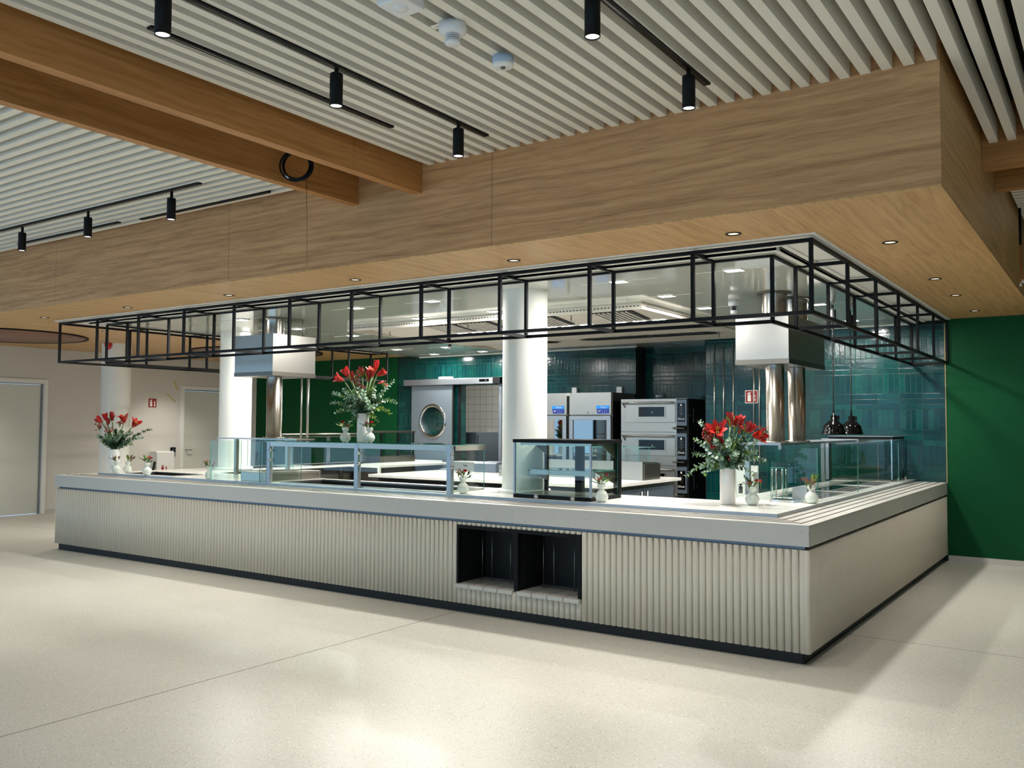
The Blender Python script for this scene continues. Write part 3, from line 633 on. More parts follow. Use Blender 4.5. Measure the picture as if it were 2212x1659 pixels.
        MB().box(x-.36, x-.09, y-.003, y+.003, KC-.002, KC).box(x+.09, x+.36, y-.003, y+.003, KC-.002, KC).build('slot_line', 'white', g)
    lamp('AREA', 'scullery_light', (-7.2, 7.6, 2.85), 30, None, NEUT, .5)
fixtures()

def ceiling_devices():
    # emergency light, smoke detector, presence sensor
    x, y = -.88, -2.98; z = 3.35
    g = thing("emergency_light", 'white square emergency light at the top edge, with pale blue label', 'emergency light', (x, y, z))
    MB().box(x-.075, x+.075, y-.075, y+.075, z, z+.045).build('case', 'plast', g, .008)
    bx('label_strip', 'plastb', g, x-.0755, x-.0745+0, y-.07, y+.07, z+.006, z+.04)
    MB().lathe([(.034, z), (.03, z-.006), (0, z-.012)], 24, (x, y, 0)).build('lens', 'plast', g)
    MB().cyl((x, y, 0), .012, z+.045, BAF+.02, 12).build('mount', 'plast', g)
    x, y = -.925, -2.56; z = 3.30
    g = thing('smoke_detector', 'white smoke detector with slotted neck and small paper tag', 'smoke detector', (x, y, z))
    MB().lathe([(0, BAF-.001), (.064, BAF-.001), (.068, BAF-.03), (.064, BAF-.045), (.04, BAF-.056), (0, BAF-.056)], 36, (x, y, 0)).build('base', 'plast', g)
    MB().cyl((x, y, 0), .028, BAF-.088, BAF-.056, 20).build('core', 'dark', g)
    for k in range(3): MB().lathe([(.03, BAF-.082+k*.009), (.036, BAF-.082+k*.009), (.036, BAF-.078+k*.009), (.03, BAF-.078+k*.009)], 32, (x, y, 0)).build('slot_ring', 'plast', g)
    MB().lathe([(0, BAF-.1), (.034, BAF-.1), (.038, BAF-.096), (.038, BAF-.086), (0, BAF-.086)], 32, (x, y, 0)).build('cap', 'plast', g)
    bx('paper_tag', 'sign_w', g, x-.10, x-.02, y-.05, y-.012, BAF-.006, BAF-.0045)
    text('tag_number', '5/26/10', 'dark', g, (x-.062, y-.03, BAF-.0064), .014, (PI, 0, 0), .0002)
    x, y = -.94, -2.12
    g = thing('presence_sensor', 'white round presence sensor with small grey dome, nearest the fascia', 'sensor', (x, y, 3.38))
    MB().lathe([(0, BAF-.001), (.055, BAF-.001), (.056, 3.412), (.052, 3.405), (0, 3.405)], 32, (x, y, 0)).build('housing', 'plastb', g)
    MB().lathe([(.0555, 3.412), (.0565, 3.411), (.0565, 3.402), (.05, 3.396), (.0, 3.396)], 32, (x, y, 0)).build('face', 'plast', g)
    MB().lathe([(.014, 3.396), (.011, 3.388), (0, 3.384)], 16, (x, y, 0)).build('dome', 'steeld', g)
    # cable coil between the beams with a thin wire hanging down
    cx, cyy, cz = -3.055, -1.62, 3.345
    g = thing('cable_coil', 'coil of black cable hanging between the paired oak beams', 'cable', (cx, cyy, cz))
    rt = Vector((.825, .565, 0))
    for k in range(5):
        r = .095+.007*(k % 3); of = Vector((0, 0, 0))+Vector((-.565, .825, 0))*(k*.006-.012)+rt*(.01*math.sin(k*2))
        pts = [Vector((cx, cyy, cz))+of+rt*(r*math.cos(t*2*PI/28))+Vector((0, 0, r*1.0*math.sin(t*2*PI/28))) for t in range(29)]
        MB().tube(pts, .0065, 8).build('cable_loop', 'black', g)
    MB().tube([(cx, cyy, cz+.09), (cx, cyy, TOP)], .004, 6).build('tie_cord', 'black', g)
    MB().tube([Vector((cx, cyy, cz))+rt*-.07+Vector((0, 0, -.07)), Vector((cx, cyy, cz))+rt*-.05+Vector((0, 0, -.085))], .012, 8).build('cable_tie', 'white', g)
    o = MB().tube([Vector((cx, cyy, cz-.09))+rt*.07, Vector((cx, cyy, 3.0))+rt*.078, Vector((cx, cyy, 2.63))+rt*.085], .0016, 6).build('suspension_wire', 'steeld')
    tag(o, 'thin grey wire hanging down from the black cable coil', 'wire')
    # copper leads on the far right
    g = thing('hanging_cable', 'black cable splitting into two orange leads beside the right fascia', 'cable', (.985, 3.0, 2.8))
    MB().tube([(.985, 3., BAF), (.985, 3., 3.13)], .011, 8).build('sheath', 'black', g)
    for dx, dz, dy in ((-.0, 2.79, -.06), (.01, 2.83, .03)):
        MB().tube([(.985, 3., 3.13), (.985, 3.+dy*.2, 3.0), (.985+dx, 3.+dy*.5, 2.9), (.985+dx, 3.+dy, dz)], .004, 6).build('lead', 'copper', g)
        MB().tube([(.985+dx, 3.+dy, dz), (.985+dx, 3.+dy*1.1, dz-.03)], .008, 8).build('connector', 'white', g)
    # red beacon
    x, y = -11.46, 2.07
    g = thing('fire_beacon', 'red dome beacon under the soffit in front of the left column', 'beacon', (x, y, SOF-.11))
    MB().lathe([(0, SOF-.001), (.055, SOF-.001), (.055, SOF-.02), (0, SOF-.02)], 24, (x, y, 0)).build('base', 'redp', g)
    MB().lathe([(.052, SOF-.02), (.05, SOF-.06), (.035, SOF-.09), (0, SOF-.11)], 24, (x, y, 0)).build('dome', 'beacon', g)
    # smoke detector under the kitchen ceiling
    for x, y, l in ((-1.42, 2.5, 'white smoke detector under the glossy ceiling left of the right duct hood'), (-6.3, 4.2, 'white smoke detector under the glossy ceiling at the left kitchen end')):
        g = thing('smoke_detector', l, 'smoke detector', (x, y, KC-.13))
        MB().lathe([(0, KC), (.05, KC), (.052, KC-.05), (.0, KC-.06)], 28, (x, y, 0)).build('base', 'plast', g)
        MB().cyl((x, y, 0), .024, KC-.1, KC-.06, 20).build('core', 'dark', g)
        MB().lathe([(0, KC-.1), (.03, KC-.1), (.03, KC-.13), (0, KC-.13)], 24, (x, y, 0)).build('cap', 'plast', g)
    # thin emergency sign etc: none visible
ceiling_devices()

# ---------------------------------------------------------------- kitchen
def duct_hoods():
    def hood(lab, x0, x1, y0, y1, z0, z1, pipes, rods):
        g = thing('extraction_box', lab, 'extraction hood', ((x0+x1)/2, (y0+y1)/2, z0))
        t = .012
        MB().box(x0, x1, y0, y0+t, z0, z1).box(x0, x1, y1-t, y1, z0, z1).box(x0, x0+t, y0+t, y1-t, z0, z1).box(x1-t, x1, y0+t, y1-t, z0, z1).box(x0+t, x1-t, y0+t, y1-t, z1-t, z1).box(x0+t, x1-t, y0+t, y1-t, z0+.002, z0+.012).build('casing', 'steelx', g)
        e = .004; MB().box(x0-e, x1+e, y0-e, y0, z0, z0+.045).box(x0-e, x1+e, y1, y1+e, z0, z0+.045).box(x0-e, x0, y0, y1, z0, z0+.045).box(x1, x1+e, y0, y1, z0, z0+.045).build('lower_rim', 'steeld', g)
        for i, (px, py, r1, r2, zb) in enumerate(pipes):
            MB().lathe([(r1, z1), (r1, KC-.001)], 40, (px, py, 0)).build('upper_duct', 'duct', g)
            MB().lathe([(r1, KC-.012), (r1+.045, KC-.012), (r1+.045, KC-.002), (r1, KC-.002)], 40, (px, py, 0)).build('ceiling_collar', 'steeld', g)
            c = tag(MB().lathe([(r2, z0-.001), (r2, zb+.012), (r2+.035, zb+.012), (r2+.04, zb+.001), (0, zb+.001)], 40, (px, py, 0)).build('duct_pipe', 'duct'), pipes_lab.pop(0), 'duct pipe')
        for rx, ry, r, za, zb in rods: MB().tube([(rx, ry, za), (rx, ry, zb)], r, 8).build('hanger_rod', 'steel', g)
    pipes_lab = ['tall steel duct pipe under the left hood box', 'tall steel duct pipe under the right hood box, the nearer left one', 'tall steel duct pipe under the right hood box, the farther right one']
    hood('square steel extraction box with one duct, left above the glass screens', -6.86, -6.2, .88, 1.52, 2.085, 2.56, [(-6.44, 1.12, .095, .088, 1.372)], [(-6.24, 1.36, .012, 2.56, KC), (-6.25, 1.46, .014, 1.372, 2.085), (-6.25, 1.36, .01, 1.372, 2.085)])
    hood('large steel extraction box with two ducts at the right above the counter corner', -1.24, -.753, 2.06, 3.22, 2.1, 2.545, [(-.93, 2.22, .11, .084, 1.392), (-.885, 2.72, .11, .084, 1.392)], [])
    g = thing('extraction_canopy', 'wide stainless kitchen canopy with filters and small lamps under the ceiling', 'extraction hood', (-4.2, 3.8, 2.68))
    x0, x1, y0, y1, z0 = -6.28, -2.22, 2.12, 5.42, 2.695
    t = .02
    MB().box(x0, x1, y0, y0+t, z0, KC-.001).box(x0, x1, y1-t, y1, z0, KC-.001).box(x0, x0+t, y0+t, y1-t, z0, KC-.001).box(x1-t, x1, y0+t, y1-t, z0, KC-.001).build('rim', 'hoodl', g)
    # slotted edge
    s = MB()
    for i in range(98): s.box(x0+.03+i*.041, x0+.05+i*.041, y0-.002, y0, z0+.03, z0+.04)
    for i in range(76): s.box(x1, x1+.002, y0+.1+i*.042, y0+.122+i*.042, z0+.03, z0+.04)
    s.build('edge_slots', 'dark', g)
    MB().prism([(y0+t, z0+.06), (y0+.38, z0+.06), (y0+.88, z0+.012), (y0+1.3, z0+.012), (y1-.95, z0+.004), (y1-.4, z0+.045), (y1-t, z0+.0), (y1-t, z0+.066), (y0+t, z0+.066)], 0, x0+t, x1-t).build('liner', 'hoodl', g)
    def flt(X0, X1, Y0, Y1, Z0, Z1, m):
        b = MB(); n = round((X1-X0)/.055)
        for i in range(n):
            x = X0+i*(X1-X0)/n; b.bar((x+.014, Y0, Z0), (x+.014, Y1, Z1), .026, .014)
        f = b.build('filter', m, g); q = MB().prism([(Y0, Z0+.002), (Y1, Z1+.002), (Y1, Z1+.008), (Y0, Z0+.008)], 0, X0-.02, X1+.02); q.build('filter_frame', 'dark', f)
    for X0 in (-5.35, -4.85, -3.95, -3.0): flt(X0, X0+.44, y0+.4, y0+.86, z0+.044, z0+.0, 'liner')
    for X0 in (-4.3, -3.85, -3.4, -2.95): flt(X0, X0+.42, y1-.9, y1-.45, z0-.008, z0+.026, 'grill')
    flt(-5.3, -4.9, y1-.9, y1-.45, z0-.008, z0+.026, 'grill')
    for x in (-5.26, -5.03, -4.8, -3.92, -3.7, -3.45, -3.0, -2.76, -2.52):
        bx('lamp_panel', 'panel', g, x-.07, x+.07, y0+1.02, y0+1.12, z0+.004, z0+.0119)
    lamp('AREA', 'bulb', (-4.2, y0+1.07, z0), LP['hood']*8, g, NEUT, 3., size_y=.12, rot=(0, 0, 0))
    bx('yellow_sticker', 'tape', g, -5.35, -5.2, y0+1.3, y0+1.38, z0+.008, z0+.0165)
    for x, y in ((-6., 2.6), (-4.6, 2.4), (-3.2, 2.4), (-2.5, 4.9), (-5.4, 5.2)): MB().cyl((x, y, 0), .008, z0-.03, z0+.03, 8).build('nozzle', 'chrome', g)
    # thin service rods on the right tiled wall
    for i, x in enumerate((-2.817, -2.687, -2.553, -2.276, -2.202)):
        lab = ['thin steel conduit on the tiled wall right of the oven, first from the oven', 'thin steel conduit on the tiled wall right of the oven, second from the oven', 'thin steel conduit on the tiled wall, third from the oven', 'thin steel conduit crossing the red extinguisher sign', 'thin steel conduit just right of the extinguisher sign'][i]
        g2 = thing('wall_conduit', lab, 'conduit', (x, W-.02, 1.0), 'steel conduits on the tiled wall')
        MB().tube([(x, W-.012, 1.0 if i < 3 else 1.05), (x, W-.012, 2.64)], .008 if i < 3 else .011, 8).build('tube', 'steel', g2)
        if i < 3: MB().tube([(x, W-.012, 1.86), (x, W-.012, 1.88)], .014, 8).build('clamp', 'steel', g2)
duct_hoods()

def glass_pane(name, par, x0, x1, y0, y1, z0, z1, thin, gm='glass'): return MB().box(x0, x1, y0, y1, z0, z1, 0, 1, thin).build(name, [gm, 'edge'], par)
def guards():
    z0 = .925
    # front-left sneeze guard with three posts and top shelf
    g = thing('glass_screen', 'glass serving screen on three steel posts with a shelf, on the front counter', 'glass screen', (-4.5, .4, z0))
    for x, y in ((-5.65, .37), (-4.39, .37), (-3.255, .37)):
        p = bx('post', 'alu', g, x-.025, x+.025, y, y+.045, z0, 1.35, bev=.002)
        for z in (1.16, 1.26):
            put(MB().lathe([(0, 0), (.016, 0), (.016, .02), (0, .02)], 16).build('clamp', 'chrome', p), Matrix.Translation((x+.042, y+.004, z)) @ Matrix.Rotation(PI/2, 4, 'X'))
    bx('top_rail', 'steel', g, -5.68, -3.25, .374, .40, 1.305, 1.349)
    bx('top_rail', 'steel', g, -3.247, -3.217, .42, .88, 1.305, 1.349)
    bx('top_rail', 'steel', g, -5.683, -5.653, .42, .88, 1.305, 1.349)
    glass_pane('shelf_glass', g, -5.7, -3.2, .36, .88, 1.35, 1.358, 2, 'gtop')
    glass_pane('front_glass', g, -5.62, -4.42, .385, .393, z0+.16, 1.30, 1); glass_pane('front_glass', g, -4.36, -3.29, .385, .393, z0+.16, 1.30, 1)
    glass_pane('end_glass', g, -3.243, -3.235, .42, .88, z0+.01, 1.30, 0)
    glass_pane('end_glass', g, -5.71, -5.702, .34, .88, z0, 1.35, 0)
    g = thing('glass_screen', 'frameless green-edged glass screen at the left of the front counter', 'glass screen', (-6.1, .33, z0))
    glass_pane('front_glass', g, -6.54, -5.73, .33, .338, z0, 1.352, 1); glass_pane('end_glass', g, -6.54, -6.532, .342, .74, z0, 1.352, 0)
    # shelf carrying the left duct
    g = thing('service_shelf', 'thin steel shelf with glass below, under the left duct', 'shelf', (-6.6, 1.1, z0))
    bx('shelf_plate', 'steel', g, -7.3, -5.9, .98, 1.25, 1.355, 1.37)
    for x in (-7.1, -6.2): bx('post', 'steel', g, x-.02, x+.02, 1.1, 1.14, z0, 1.355)
    glass_pane('back_glass', g, -7.0, -6.2, 1.2, 1.207, z0+.1, 1.345, 1)
    # left run screens, receding
    g = thing('glass_screen', 'glass screen with steel rails along the left worktop run', 'glass screen', (-8.1, 4., z0))
    for y in (3.1, 3.85, 4.6): bx('post', 'alu', g, -8.42, -8.38, y, y+.04, z0, 1.34)
    MB().tube([(-8.4, 2.95, 1.385), (-8.4, 4.65, 1.385)], .014, 8).build('top_rail', 'steel', g); bx('top_shelf', 'steel', g, -8.5, -8.25, 2.95, 4.65, 1.34, 1.352)
    glass_pane('front_glass', g, -8.384, -8.376, 3.0, 4.65, z0+.17, 1.33, 0)
    g = thing('glass_cabinet', 'small glass cabinet with dark frame at the far end of the left run', 'display case', (-8.1, 5.2, z0))
    for y in (4.75, 5.15, 5.52): bx('upright', 'black', g, -8.13, -8.1, y-.015, y+.015, z0+.1, 1.40)
    bx('lid', 'steeld', g, -8.5, -8.09, 4.7, 5.55, 1.4, 1.43); bx('base', 'steeld', g, -8.5, -8.09, 4.7, 5.55, z0, z0+.1)
    glass_pane('side_glass', g, -8.118, -8.112, 4.77, 5.5, z0+.1, 1.4, 0); glass_pane('back_glass', g, -8.49, -8.484, 4.77, 5.5, z0+.1, 1.4, 0)
    # stainless drop-in box left of the cold well
    g = thing('heated_unit', 'low stainless box on the worktop beside the left glass post', 'countertop unit', (-5.95, .9, z0))
    MB().prism([(.43, z0), (1.2, z0), (1.2, 1.02), (.5, 1.035), (.43, 1.02)], 0, -6.15, -5.74).build('body', 'steel', g, .004)
    bx('side_panel', 'steeld', g, -5.74, -5.735, .46, 1.17, z0+.01, 1.0)
    # glass display case on the front counter
    X0, X1, Y0, Y1, zt = -2.6, -1.845, .43, .95, 1.418
    g = thing('display_case', 'square glass display case with black lid and inner shelf, right of the column', 'display case', (-2.2, .7, z0))
    bx('base', 'black', g, X0, X1, Y0, Y1, z0, z0+.03); bx('base_plate', 'steel', g, X0+.03, X1-.03, Y0+.03, Y1-.03, z0+.03, z0+.034)
    bx('lid', 'black', g, X0-.005, X1+.005, Y0-.005, Y1+.005, zt-.028, zt)
    bx('lid_underside', 'steel', g, X0+.04, X1-.04, Y0+.05, Y1-.03, zt-.05, zt-.028)
    for x, y, m, tk in ((X0, Y0, 'alu', .016), (X1-.016, Y0, 'alu', .016)): bx('corner_post', m, g, x, x+tk, y, y+tk, z0+.03, zt-.028)
    bx('rear_post', 'black', g, X1-.05, X1+.004, Y1-.045, Y1, z0+.03, zt-.028); bx('rear_post', 'black', g, X0, X0+.03, Y1-.03, Y1, z0+.03, zt-.028)
    bx('rear_post', 'black', g, X0+.33, X0+.40, Y1-.05, Y1, z0+.03, zt-.028)
    glass_pane('front_glass', g, X0+.018, X1-.018, Y0+.003, Y0+.009, z0+.03, zt-.028, 1); glass_pane('side_glass', g, X0+.003, X0+.009, Y0+.018, Y1-.03, z0+.03, zt-.028, 0)
    glass_pane('side_glass', g, X1-.009, X1-.003, Y0+.018, Y1-.05, z0+.03, zt-.028, 0)
    s = glass_pane('shelf', g, X0+.1, X1-.03, Y0+.12, Y1-.05, 1.155, 1.163, 2, 'gtop')
    MB().prism([(Y0+.12, 1.15), (Y1-.05, 1.15), (Y1-.05, 1.10), (Y0+.2, 1.135)], 0, X0+.34, X0+.37).build('bracket', 'steel', s)
    for xx in (X0+.06, X1-.035):
        MB().prism([(Y0+.12, 1.155), (Y1-.05, 1.155), (Y1-.05, 1.04)], 0, xx, xx+.004).build('bracket', 'steeld', s)
        MB().prism([(Y0+.2, zt-.03), (Y1-.05, zt-.03), (Y1-.05, zt-.16)], 0, xx, xx+.004).build('bracket', 'steeld', s)
    bx('front_bar', 'steel', s, X0+.1, X1-.03, Y0+.105, Y0+.12, 1.12, 1.16)
    for x, y in ((-2.34, .385), (-1.99, .385)):
        o = MB().lathe([(0, 0), (.02, 0), (.02, .012), (0, .012)], 20).build('glass_clip', 'chrome'); o.matrix_world = Matrix.Translation((x, y+.006, z0+.024)) @ Matrix.Rotation(PI/2, 4, 'X')
        tag(o, 'round steel glass clip on the front edge, %s' % ('left one below the display case' if x < -2.2 else 'right one below the display case'), 'clip')
    # right run
    g = thing('glass_screen', 'long glass screen along the right run of the counter', 'glass screen', (-.38, 3., z0))
    glass_pane('front_glass', g, -.384, -.376, 1.575, 2.93, z0, 1.362, 0); glass_pane('front_glass', g, -.384, -.376, 2.936, 4.79, z0, 1.365, 0)
    glass_pane('end_glass', g, -1.06, -.38, 1.56, 1.567, z0, 1.36, 1)
    g = thing('service_shelf', 'steel shelf under the two right duct pipes', 'shelf', (-.85, 2.4, z0))
    bx('shelf_plate', 'alu', g, -1.15, -.78, 1.9, 4.6, 1.372, 1.392); bx('end_cap', 'alu', g, -1.15, -.76, 4.6, 4.63, 1.35, 1.40)
    for y in (1.95, 4.4): bx('post', 'steel', g, -1.12, -1.08, y, y+.04, z0, 1.378)
    bx('nozzle', 'steel', g, -.85, -.82, 2.05, 2.08, 1.33, 1.378)
    g = thing('display_case', 'square glass case with black lid against the tiled wall on the right run', 'display case', (-.8, 5.1, z0))
    X0, X1, Y0, Y1, zt = -1.14, -.45, 4.82, 5.46, 1.432
    bx('lid', 'black', g, X0-.005, X1+.005, Y0-.005, Y1, zt-.032, zt-.006); bx('lid_plate', 'alu', g, X0-.01, X1+.01, Y0-.01, Y1, zt-.006, zt)
    bx('base', 'steeld', g, X0, X1, Y0, Y1, z0, z0+.02); bx('inner_shelf', 'gtop', g, X0+.06, X1-.03, Y0+.08, Y1-.03, 1.17, 1.176)
    bx('side_post', 'alu', g, X0-.085, X0-.005, Y0, Y0+.03, z0, zt-.03); bx('corner_post', 'black', g, X0, X0+.022, Y0, Y0+.02, z0, zt-.032)
    bx('corner_post', 'chrome', g, X1-.014, X1, Y0, Y0+.014, z0, zt-.032); bx('corner_post', 'black', g, X1-.014, X1, Y1-.016, Y1, z0, zt-.032)
    glass_pane('front_glass', g, X0+.024, X1-.016, Y0+.003, Y0+.009, z0+.02, zt-.032, 1); glass_pane('side_glass', g, X1-.009, X1-.003, Y0+.016, Y1-.018, z0+.12, zt-.032, 0); bx('low_rail', 'chrome', g, X1-.01, X1-.002, Y0+.016, Y1-.018, z0+.11, z0+.12)
    for y in (Y0+.1, Y1-.05): MB().prism([(X0+.05, zt-.04), (X1-.02, zt-.04), (X1-.02, zt-.05), (X0+.15, zt-.1), (X0+.05, zt-.1)], 1, y, y+.004).build('bracket', 'steel', g)
    for i, y in enumerate((4.86, 5.28)): tag(MB().tube([(-.40, y, z0), (-.40, y, z0+.05)], .012, 10).build('glass_clip', 'chrome'), ('small steel clip at the foot of the right glass screen, nearer one', 'small steel clip beside the tiled wall, farther one')[i], 'clip')
    # clear acrylic holder and steel plate stand near the corner vase
    g = thing('acrylic_holder', 'tall clear acrylic cup holder behind the corner vase', 'holder', (-.62, 1.38, z0))
    for a, b in ((-.68, 1.36), (-.60, 1.36), (-.68, 1.46), (-.60, 1.46)): MB().tube([(a, b, z0+.03), (a, b, 1.19)], .004, 6).build('rod', 'chrome', g)
    glass_pane('side', g, -.69, -.686, 1.35, 1.47, z0+.03, 1.2, 0); glass_pane('side', g, -.59, -.586, 1.35, 1.47, z0+.03, 1.2, 0); glass_pane('top', g, -.69, -.586, 1.35, 1.47, 1.2, 1.205, 2); bx('base', 'chrome', g, -.70, -.50, 1.34, 1.5, z0, z0+.02)
    g = thing('plate_stand', 'rounded steel plate on a small stand behind the corner vase', 'stand', (-.52, 1.4, z0))
    MB().prism([(-.55, .945), (-.43, .945), (-.43, 1.03), (-.45, 1.05), (-.53, 1.05), (-.55, 1.03)], 1, 1.46, 1.466).build('plate', 'steel', g)
    bx('foot', 'chrome', g, -.51, -.47, 1.44, 1.49, .925, .945)
guards()

def island():
    g = thing('kitchen_island', 'white-topped steel kitchen island with drawers, behind the front counter', 'kitchen island', (-4.3, 3., 0))
    x0, x1, y0, y1 = -5.93, -2.63, 2.16, 4.0
    bx('worktop', 'counter', g, x0, x1, y0, y1, .895, .93, bev=.003)
    bx('body', 'steeld', g, x0+.06, x1-.06, y0+.08, y1-.06, .1, .895)
    xs = [x0+.1, -5.3, -4.75, -4.2, -3.65]
    for i in range(4):
        d = bx('drawer', 'steel', g, xs[i]+.02, xs[i+1]-.02, y0+.055, y0+.08, .6, .80); MB().tube([(xs[i]+.04, y0+.05, .83), (xs[i+1]-.04, y0+.05, .83)], .018, 8).build('handle', 'steelx', d)
        bx('recess', 'dark', g, xs[i]+.01, xs[i+1]-.01, y0+.07, y0+.0805, .8, .885)
    p = bx('control_panel', 'grey', g, -3.6, -2.8, y0+.055, y0+.08, .74, .88)
    bx('display', 'black', p, -3.36, -3.22, y0+.05, y0+.056, .80, .84); bx('switch', 'redp', p, -3.29, -3.26, y0+.047, y0+.051, .81, .83); bx('socket', 'plastb', p, -3.5, -3.42, y0+.05, y0+.056, .80, .86)
    for a, b in ((y0+.15, 3.05), (3.07, y1-.15)):
        d = bx('door', 'grey', g, x1-.06, x1-.035, a, b, .15, .85); MB().tube([(x1-.02, a+.06 if a > 3 else b-.06, .4), (x1-.02, a+.06 if a > 3 else b-.06, .82)], .01, 8).build('handle', 'steel', d)
    # refrigerated topping unit with glass
    g = thing('topping_unit', 'steel refrigerated topping unit with low glass guard on the island', 'countertop unit', (-3.6, 3.4, .93))
    MB().prism([(3.15, .93), (3.6, .93), (3.6, 1.06), (3.54, 1.12), (3.2, 1.135), (3.15, 1.135)], 0, -4.55, -2.72).build('body', 'steelx', g)
    bx('end_panel', 'steeld', g, -2.72, -2.705, 3.17, 3.58, .94, 1.11); v = MB()
    for k in range(4): v.box(-4.45, -4.32, 3.146, 3.15, .99+k*.03, 1.005+k*.03)
    v.build('vent', 'dark', g)
    glass_pane('front_glass', g, -4.5, -2.8, 3.22, 3.226, 1.135, 1.29, 1); glass_pane('top_glass', g, -4.5, -2.75, 3.2, 3.55, 1.29, 1.296, 2); glass_pane('end_glass', g, -2.81, -2.804, 3.23, 3.5, 1.135, 1.29, 0)
    g = thing('food_slicer_box', 'low pale steel countertop box with small label on the island', 'countertop unit', (-5.6, 3.6, .93))
    bx('base', 'steel', g, -6.0+.1, -5.15, 3.5, 3.95, .93, .945); bx('body', 'steelx', g, -5.82, -5.3, 3.55, 3.9, .945, 1.045); text('logo', 'frigo', 'grill', g, (-5.5, 3.548, 1.0), .035)
    MB().prism([(3.4, .93), (3.95, .93), (3.95, 1.0), (3.75, 1.06), (3.45, 1.06), (3.4, 1.04)], 0, -5.25, -4.9).build('hood', 'grey', g)
    # small stack of pans behind column
    g = thing('pan_stack', 'stack of steel pans on the island beside the column', 'pans', (-4.35, 2.95, .93))
    for k in range(3): bx('pan', 'steelx', g, -4.46, -4.2, 2.85, 3.1, .931+k*.045, .97+k*.045)
    # pass table at the end of the left run
    g = thing('pass_table', 'white pass table with square leg at the end of the left run', 'table', (-7.45, 4.5, 0))
    bx('top', 'counter', g, -7.93, -7.36, 3.9, 5.6, .895, .925); bx('side_frame', 'white', g, -7.40, -7.365, 5.56, 5.6, 0, .895); bx('side_frame', 'white', g, -7.40, -7.365, 3.9, 3.94, 0, .895); bx('body', 'steeld', g, -7.9, -7.45, 3.95, 5.5, .1, .89)
    g = thing('rear_table', 'white-topped rear worktable with steel shelf, in front of the sliding door', 'table', (-6., 5.2, 0))
    bx('top', 'counter', g, -6.5, -4.6, 4.75, 5.35, .89, .93); bx('under_shelf', 'steel', g, -6.45, -4.65, 4.8, 5.3, .45, .47); bx('upstand', 'steel', g, -6.5, -4.6, 5.33, 5.35, .93, .97)
    for x in (-6.46, -4.68):
        for y in (4.79, 5.27): bx('leg', 'steel', g, x, x+.04, y, y+.04, 0, .89)
island()

def fridges():
    yf = 5.78; yb = WD-.01
    def fr(x0, x1, lab, vis=True):
        g = thing('upright_fridge', lab, 'refrigerator', ((x0+x1)/2, yf, 0), 'upright glass-door fridges'); zt = 2.03
        bx('body', 'steeld', g, x0, x1, yf+.06, yb, .1, zt); bx('side_panel', 'ovdark', g, x1, x1+.002, yf+.06, yb, .1, 1.9)
        bx('top_panel', 'steel', g, x0+.006, x1-.006, yf+.02, yf+.06, 1.70, zt)
        d = thing('door', None, None); d.parent = g; d.location = (0, 0, 0)
        a, b, t = x0+.01, x1-.01, .065
        MB().box(a, b, yf, yf+.055, 1.685-t, 1.685).box(a, b, yf, yf+.055, .15, .15+t).box(a, a+t, yf, yf+.055, .15+t, 1.685-t).box(b-t, b, yf, yf+.055, .15+t, 1.685-t).build('door_frame', 'alu', d, .006)
        bx('door_glass', 'glassd', d, a+t, b-t, yf+.02, yf+.026, .15+t, 1.685-t); bx('lining', 'dark', d, a+t, b-t, yf+.04, yf+.05, .15+t, 1.685-t)
        xs = x0+.47; zd = 1.777
        p = MB().prism([(xs, zd+.058), (xs+.215, zd+.058), (xs+.215, zd+.012), (xs+.008, zd+.012)], 1, yf+.012, yf+.02).build('display', 'blue', g)
        MB().prism([(xs+.008, zd+.012), (xs+.215, zd+.012), (xs+.215, zd-.06), (xs+.022, zd-.06)], 1, yf+.012, yf+.02).build('display_lower', 'blued', p)
        text('display_text', 'Sinpact', 'sign_w', p, (xs+.13, yf+.011, zd+.034), .038)
        text('logo', 'dJY', 'sign_w', p, (xs+.058, yf+.011, zd-.022), .036)
        for i in range(3):
            for j in range(2): bx('key', 'sign_w' if j else 'plastb', p, xs+.105+i*.032, xs+.115+i*.032, yf+.0105, yf+.012, zd-.014-j*.03, zd-.006-j*.03)
        put(MB().lathe([(0, 0), (.01, 0), (.01, .006), (0, .006)], 12).build('lock', 'chrome', g), Matrix.Translation((x0+.33, yf+.02, 1.73)) @ Matrix.Rotation(PI/2, 4, 'X'))
        return g
    fr(-5.245, -4.52, 'upright steel fridge with blue-reflecting glass door, right one beside the deck oven')
    fr(-6.02, -5.28, 'upright steel fridge half hidden by the column, left one')
    for x, z, l in ((-5.60, 2.09, 'white wall socket above the left fridge'), (-4.79, 2.085, 'white wall socket above the right fridge')):
        g = thing('wall_socket', l, 'socket', (x, WD, z), 'sockets above the fridges')
        bx('plate', 'plast', g, x-.045, x+.045, WD-.045, WD, z-.045, z+.06, bev=.004); bx('plug', 'plast', g, x-.02, x+.02, WD-.09, WD-.045, z-.075, z-.03); MB().tube([(x, WD-.07, z-.07), (x, WD-.05, z-.2)], .006, 6).build('cord', 'plast', g)
    bx('paper_note', 'sign_w', None, -5.285, -5.215, yf+.012, yf+.018, 1.985, 2.03).name = 'paper_note'
    tag(bpy.data.objects['paper_note'], 'small white paper note on the top corner of the right fridge', 'note')
